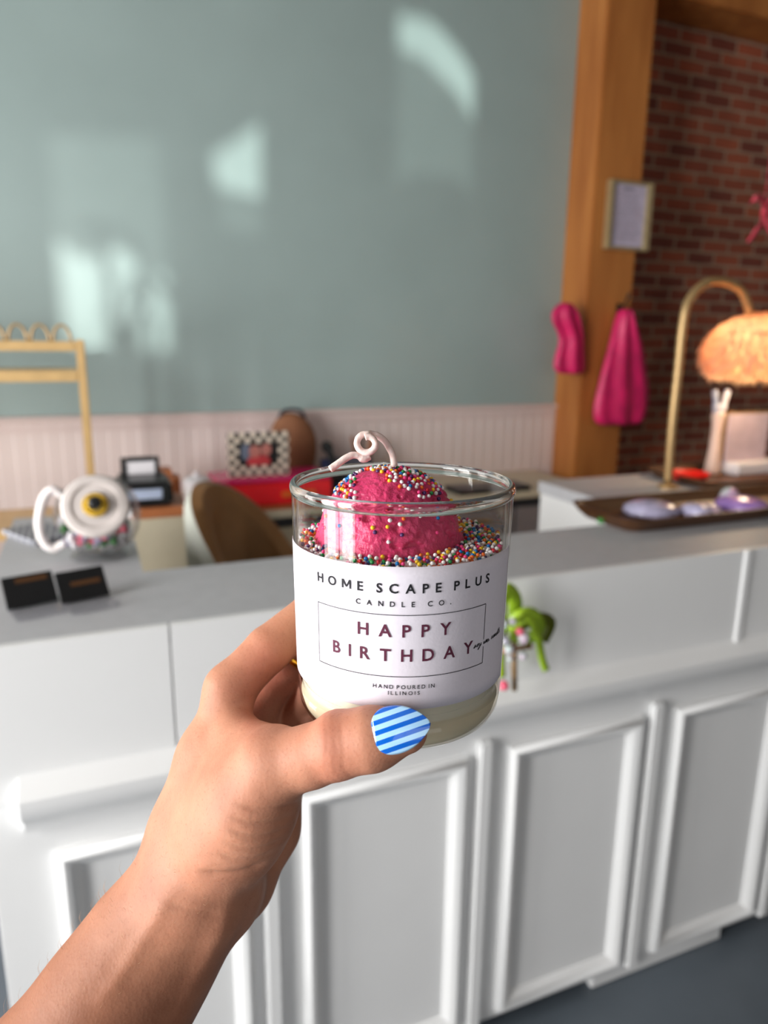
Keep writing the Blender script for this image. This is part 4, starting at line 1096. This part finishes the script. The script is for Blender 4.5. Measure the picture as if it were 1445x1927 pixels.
# forearm
fa = [(D(368, 1665, .276), .0225), (D(280, 1785, .274), .0236), (D(200, 1905, .268), .0256), (D(80, 2080, .258), .0300), (D(-150, 2420, .24), .0350)]
for (a, ra), (b, rb_) in zip(fa[:-1], fa[1:]): cap(a, b, ra, rb_, .012)
fb = [(D(395, 1680, .29), .020), (D(296, 1800, .288), .0208), (D(212, 1915, .282), .0240)]
for (a, ra), (b, rb_) in zip(fb[:-1], fb[1:]): cap(a, b, ra, rb_, .012)
# wrist into the palm
WR = D(368, 1665, .276)
idx = D(432, 1296, .286); mid_ = D(470, 1338, .314); rng = D(486, 1374, .324); pnk = D(500, 1415, .331)
cap(WR, D(372, 1560, .280), .0225, .0150, .012)
cap(D(372, 1560, .280), D(408, 1425, .283), .0148, .0120, .010)
cap(D(408, 1425, .283), idx, .0120, .0094, .008)
cap(D(395, 1620, .288), mid_, .016, .0112, .010)
cap(D(420, 1640, .298), rng, .016, .0110, .010)
cap(D(445, 1655, .303), pnk, .0140, .0105, .010)
cap(D(450, 1648, .302), D(505, 1560, .312), .0130, .0125, .008)     # heel of the hand
cap(D(505, 1560, .312), D(530, 1450, .322), .0120, .0110, .008)
# thumb
T0 = D(440, 1560, .258); T1 = D(512, 1442, .244); T2 = D(643, 1400, .2335); T25 = D(700, 1390, .2300); T3 = D(764, 1378, .2275)
cap(D(385, 1630, .270), T0, .0190, .0160, .012)
cap(T0, D(470, 1520, .250), .0160, .0145, .010)
cap(D(470, 1520, .250), T1, .0140, .0118, .010)
cap(T1, D(585, 1423, .238), .0112, .0098, .006)
cap(D(585, 1423, .238), T2, .0096, .0099, .004)
cap(T2, T25, .0100, .0099, .004)
cap(T25, T3, .0096, .0068, .004)
# fill between thumb and index bones, and the web
cap(D(405, 1440, .280), D(470, 1480, .256), .0130, .0125, .012)
cap(D(385, 1540, .277), D(440, 1540, .262), .0150, .0145, .012)
cap(D(426, 1335, .284), D(450, 1387, .272), .0082, .0078, .004)
cap(D(450, 1387, .272), D(520, 1415, .250), .0078, .0085, .005)
cap(D(425, 1410, .280), D(500, 1445, .250), .0105, .0105, .006)

# fingers: each its own chain around the back of the jar
def finger(m, chain, k=.003):
    pts = [m] + chain
    return pts
zi = [.049, .032, .0165, .0035]
IP = D(590, 1152, .303)
fingers = [
    [(idx, .0094), (D(505, 1222, .293), .0096), (IP, .0090), (jp(-155, .0215, .0485), .0080), (jp(-176, .020, .0475), .0070)],
    [(mid_, .0104), (D(530, 1264, .313), .0092), (jp(-126, .0110, .0492), .0088), (jp(-152, .0060, .0483), .0080), (jp(-177, .005, .0475), .0070)],
    [(rng, .0100), (D(548, 1368, .324), .0088), (jp(-130, -.0100, .0470), .0084), (jp(-150, -.0105, .0400), .0076), (jp(-168, -.0105, .0320), .0066)],
    [(pnk, .0098), (D(556, 1425, .328), .0082), (jp(-128, -.0255, .0440), .0076), (jp(-142, -.027, .0340), .0068), (jp(-152, -.0265, .0260), .0060)]]
for fi in fingers:
    for j, ((a, ra), (b, rb_)) in enumerate(zip(fi[:-1], fi[1:])): cap(a, b, ra, rb_, .005 if j == 0 else .0015)
# shaped details
blobs = [(D(690, 1408, .2300), .0088), (D(650, 1405, .2330), .0100)]
hs = .0009
allp = np.array([p[:] for pr in prims for p in pr[:2]])
lo = allp.min(0) - .045; hi = allp.max(0) + .045
# coarse crop of the far forearm
dims = np.ceil((hi - lo) / hs).astype(int) + 1
FD = np.full(dims, .02, np.float32)
axs = [lo[i] + hs * np.arange(dims[i]) for i in range(3)]
for (p, q, rp, rq, k) in prims:
    pa, qa = np.array(p[:]), np.array(q[:]); mr = max(rp, rq) + k + .006
    l2 = np.minimum(pa, qa) - mr; h2 = np.maximum(pa, qa) + mr
    i0 = np.maximum(((l2 - lo) / hs).astype(int), 0); i1 = np.minimum(((h2 - lo) / hs).astype(int) + 2, dims)
    sl = tuple(slice(a, b) for a, b in zip(i0, i1))
    X = axs[0][sl[0]][:, None, None].astype(np.float32); Y = axs[1][sl[1]][None, :, None].astype(np.float32); Z = axs[2][sl[2]][None, None, :].astype(np.float32)
    d = (qa - pa); L2 = float(d @ d) + 1e-12
    t = np.clip(((X - pa[0]) * d[0] + (Y - pa[1]) * d[1] + (Z - pa[2]) * d[2]) / L2, 0, 1)
    dist = np.sqrt((X - pa[0] - t * d[0]) ** 2 + (Y - pa[1] - t * d[1]) ** 2 + (Z - pa[2] - t * d[2]) ** 2) - (rp + (rq - rp) * t)
    cur_ = FD[sl]
    hh_ = np.maximum(k - np.abs(cur_ - dist), 0) / k
    FD[sl] = np.minimum(cur_, dist) - hh_ * hh_ * k * .25
def surface_nets(F, lo, h):
    s = F < 0
    nx, ny, nz = F.shape
    c = [(i, j, k) for i in (0, 1) for j in (0, 1) for k in (0, 1)]
    cnt = np.zeros((nx - 1, ny - 1, nz - 1), np.int8)
    for (i, j, k) in c: cnt += s[i:nx - 1 + i, j:ny - 1 + j, k:nz - 1 + k]
    act = (cnt > 0) & (cnt < 8); ids = np.argwhere(act); vid = np.full(act.shape, -1, np.int64); vid[act] = np.arange(len(ids))
    acc = np.zeros((len(ids), 3)); num = np.zeros(len(ids))
    vals = {cc: F[ids[:, 0] + cc[0], ids[:, 1] + cc[1], ids[:, 2] + cc[2]] for cc in c}
    for a in c:
        for ax in range(3):
            if a[ax] == 0:
                b = list(a); b[ax] = 1; b = tuple(b)
                va, vb_ = vals[a], vals[b]; mk = (va < 0) != (vb_ < 0)
                t = np.where(mk, va / np.where(mk, va - vb_, 1), 0)
                p = np.array(a, float)[None] + np.eye(3)[ax][None] * t[:, None]
                acc[mk] += p[mk]; num[mk] += 1
    V = (ids + acc / num[:, None]) * h + lo
    faces = []
    for ax in range(3):
        u, v = [(1, 2), (2, 0), (0, 1)][ax]
        sa = s.take(range(0, s.shape[ax] - 1), ax); sb = s.take(range(1, s.shape[ax]), ax)
        e = np.argwhere(sa != sb)
        e = e[(e[:, u] > 0) & (e[:, v] > 0) & (e[:, u] < s.shape[u] - 1) & (e[:, v] < s.shape[v] - 1)]
        flip = sa[e[:, 0], e[:, 1], e[:, 2]]
        q = []
        for du, dv in ((0, 0), (-1, 0), (-1, -1), (0, -1)):
            w = e.copy(); w[:, u] += du; w[:, v] += dv; q.append(vid[w[:, 0], w[:, 1], w[:, 2]])
        q = np.stack(q, 1); q[flip] = q[flip][:, ::-1]
        faces.append(q)
    F_ = np.concatenate(faces); return V, F_[:, ::-1]
HV, HF = surface_nets(FD, lo, hs)
me = bpy.data.meshes.new('hand_and_forearm'); me.from_pydata(HV.tolist(), [], HF.tolist()); me.update()
bm = bmesh.new(); bm.from_mesh(me)
for _ in range(3): bmesh.ops.smooth_vert(bm, verts=bm.verts, factor=.5, use_axis_x=True, use_axis_y=True, use_axis_z=True)
bmesh.ops.recalc_face_normals(bm, faces=bm.faces[:])
# creases
Rc = np.array(ROT); 
bm.normal_update()
co = np.array([v.co[:] for v in bm.verts]); nrm = np.array([v.normal[:] for v in bm.verts])
cc_ = (co - np.array(CAM[:])) @ Rc                # camera space
PXX = CX + cc_[:, 0] / -cc_[:, 2] * FPX; PYY = CY - cc_[:, 1] / -cc_[:, 2] * FPX; DD = -cc_[:, 2]
t2 = np.array(T2[:]); t3 = np.array(T3[:]); axv = (t3 - t2) / np.linalg.norm(t3 - t2)
ta = (co - t2) @ axv; tr_ = np.linalg.norm(co - t2 - ta[:, None] * axv, axis=1)
th_m = np.clip((.0135 - tr_) / .002, 0, 1)
dsp = np.zeros(len(co))
upc = cc_[:, 1]
wob = .0012 * np.sin(upc * 300 + 1)
for c0, am, wd in ((-.0012, .00010, .0008), (.0012, .00005, .0006), (.0040, .00009, .0006)):
    dsp -= am * np.exp(-((ta - c0 + wob) / wd) ** 2) * th_m
dsp += .0005 * np.exp(-((ta + .002) / .004) ** 2) * th_m
# folds below the thumb, towards the wrist
def fold(px0, py0, px1, py1, bend, am, wd):
    global dsp
    p0, p1 = np.array([px0, py0], float), np.array([px1, py1], float); d = p1 - p0; L = np.linalg.norm(d); d /= L; n_ = np.array([-d[1], d[0]])
    q = np.stack([PXX, PYY], 1) - p0; s = q @ d / L; h = q @ n_ - bend * 4 * s * (1 - s)
    m = np.clip(s * 5, 0, 1) * np.clip((1 - s) * 5, 0, 1) * (DD < .30)
    dsp -= am * np.exp(-(h / wd) ** 2) * m
for f_ in ((440, 1512, 572, 1506, 14, .0006, 4.5), (430, 1535, 562, 1528, 18, .0006, 4.5), (425, 1558, 552, 1550, 20, .0006, 4.5), (415, 1582, 540, 1574, 20, .0006, 4.5), (405, 1606, 525, 1596, 18, .0005, 5), (370, 1640, 505, 1622, 16, .0012, 8), (300, 1690, 420, 1720, 8, .0003, 6),
           (452, 1670, 300, 2010, 0, -.0016, 20), (486, 1690, 345, 2010, 0, .0014, 13), (330, 1660, 180, 1900, -6, -.0006, 16)):
    fold(*f_)
co2 = co + nrm * dsp[:, None]
for v, c_ in zip(bm.verts, co2): v.co = c_
bm.to_mesh(me); bm.free()
# skin tint
base_c = np.array(srgb(188, 134, 108)[:3]); tan_c = np.array(srgb(150, 98, 72)[:3]); red_c = np.array(srgb(182, 104, 84)[:3])
tint = np.repeat(base_c[None], len(co), 0)
wr = np.array(WR[:]); fdir = (np.array(D(190, 1905, .268)[:]) - wr); fdir /= np.linalg.norm(fdir)
f_ = np.clip(((co - wr) @ fdir + .02) / .07, 0, 1)[:, None]; tint = tint * (1 - f_) + tan_c * f_
g1 = (np.exp(-((ta + .001) / .009) ** 2) * th_m * .35)[:, None]
g2 = np.clip(np.exp(-(((PXX - 520) / 70) ** 2 + ((PYY - 1270) / 70) ** 2)) * .7, 0, 1)[:, None]
g3 = (np.exp(-(((PXX - 475) / 25) ** 2 + ((PYY - 1335) / 50) ** 2)) * .5)[:, None]
for g in (g1, g2, g3): tint = tint * (1 - g) + red_c * g
ca = me.color_attributes.new('tint', 'FLOAT_COLOR', 'POINT')
ca.data.foreach_set('color', np.concatenate([tint, np.ones((len(co), 1))], 1).ravel().astype(np.float32))
pz = thing('person', 'bare left forearm and hand with striped nail holding the candle from below', 'person', D(60, 2100, .26))
body = link('hand_and_forearm', me, 'skin', pz, True)
# fine arm hair along the upper edge of the forearm
bm = B(); hr = random.Random(3)
nv = np.array([v.co[:] for v in me.vertices]); nn = np.array([v.normal[:] for v in me.vertices])
sel = np.where((PYY > 1600) & (PYY < 2000) & (DD < .30) & ((PXX - (345 - (PYY - 1600) * .78)) ** 2 < 120 ** 2))[0]
adir = Vector(fdir)
for i in hr.sample(list(sel), min(150, len(sel))):
    p0 = Vector(nv[i]); n0 = Vector(nn[i]); L = hr.uniform(.003, .006)
    tube(bm, [p0 - n0 * .0003, p0 + n0 * L * .45 + adir * L * -.3, p0 + n0 * L * .7 + adir * -L * .8], [.00004, .00003, .00001], 3)
ah = obj('arm_hair', bm, mat('fair_hair', (186, 146, 110), .5), pz, smooth=True, kind='stuff')
# thumbnail
nc = D(754, 1371, .2203)
vx = (ROT @ Vector((1, .18, .02))).normalized(); vn = (ROT @ Vector((.10, .30, 1))).normalized(); vn = (vn - vn.dot(vx) * vx).normalized(); vy = vn.cross(vx)
L_, Wd = .0188, .0146
bm = B(); nu2, nv2 = 36, 24; uvl = bm.loops.layers.uv.new('UVMap'); grid = []; uvs = {}
for i in range(nu2 + 1):
    u = i / nu2; a = -1 + 2 * u
    if a < -.25: wdt = math.sqrt(max(0, 1 - ((-.25 - a) / .75) ** 2.6)) ** 1
    else: wdt = max(0, 1 - ((a + .25) / 1.25) ** 1.9) ** .72
    row = []
    for j in range(nv2 + 1):
        v = (-1 + 2 * j / nv2) * wdt
        x = a * L_ / 2; y = v * Wd / 2
        # base edge curves back at the sides, plate is arched across and gently along
        z = .0014 - (y / .0078) ** 2 * .0028 - (x / .0094) ** 2 * .0011 - (.0009 if a < -.9 else 0)
        vv = bm.verts.new(nc + vx * x + vy * y + vn * z); row.append(vv); uvs[vv] = (x / .0146, y / .0146)
    grid.append(row)
for i in range(nu2):
    for j in range(nv2):
        bm.faces.new((grid[i][j], grid[i + 1][j], grid[i + 1][j + 1], grid[i][j + 1]))
for f in bm.faces:
    for lp_ in f.loops: lp_[uvl].uv = uvs[lp_.vert]
bmesh.ops.remove_doubles(bm, verts=bm.verts, dist=1e-6)
nl = obj('thumbnail', bm, 'nail', pz, smooth=True); nl['label'] = 'almond thumbnail painted with blue and pale blue stripes'
sm = nl.modifiers.new('thick', 'SOLIDIFY'); sm.thickness = .0009; sm.offset = -1
# other fingernails, on the far side of the jar
for fi in fingers:
    tipp, pr2 = fi[-1][0], fi[-2][0]
    dr_ = (tipp - pr2).normalized(); c0 = Vector((RIM.x, RIM.y, tipp.z)); out = (tipp - c0).normalized(); out = (out - out.dot(dr_) * dr_).normalized(); sd = dr_.cross(out)
    bm = B(); rows = []
    for i in range(9):
        a = -1 + 2 * i / 8; w = math.sqrt(max(0, 1 - abs(a) ** 2.6))
        rows.append([bm.verts.new(tipp + dr_ * (.003 + a * .006) + sd * (v * w * .0045) + out * (.0066 - abs(v * w) ** 2 * .0016)) for v in np.linspace(-1, 1, 7)])
    for a_, b_ in zip(rows[:-1], rows[1:]):
        for j in range(6): bm.faces.new((a_[j], a_[j + 1], b_[j + 1], b_[j]))
    bmesh.ops.remove_doubles(bm, verts=bm.verts, dist=1e-6)
    o = obj('fingernail', bm, mat('blue_polish', (30, 110, 205), .12, coat=1), pz, smooth=True); o.modifiers.new('thick', 'SOLIDIFY').thickness = .0006
# gold ring on the middle finger
ra, rb2 = fingers[1][1][0], fingers[1][2][0]
axr = (rb2 - ra).normalized(); rc = ra + (rb2 - ra) * .80
bm = B(); lathe(bm, [(.0091 + .0012 * math.cos(a), .0016 * math.sin(a)) for a in np.linspace(0, 2 * PI, 12, endpoint=False)], n=40, mtx=Matrix.Translation(rc) @ axr.to_track_quat('Z', 'Y').to_matrix().to_4x4(), closed=True)
rg = obj('ring', bm, mat('yellow_gold', (232, 176, 60), .2, 1), pz, smooth=True); rg['label'] = 'thin gold ring on the middle finger'
lc_ = np.array(JM.inverted()) @ np.concatenate([co2, np.ones((len(co2), 1))], 1).T
rr_ = np.hypot(lc_[0], lc_[1]); ins = (lc_[2] > 0.004) & (lc_[2] < H) & (rr_ < .0385)
print('hand verts', len(co), 'inside jar', ins.sum(), 'deepest', rr_[ins].min() if ins.any() else None)
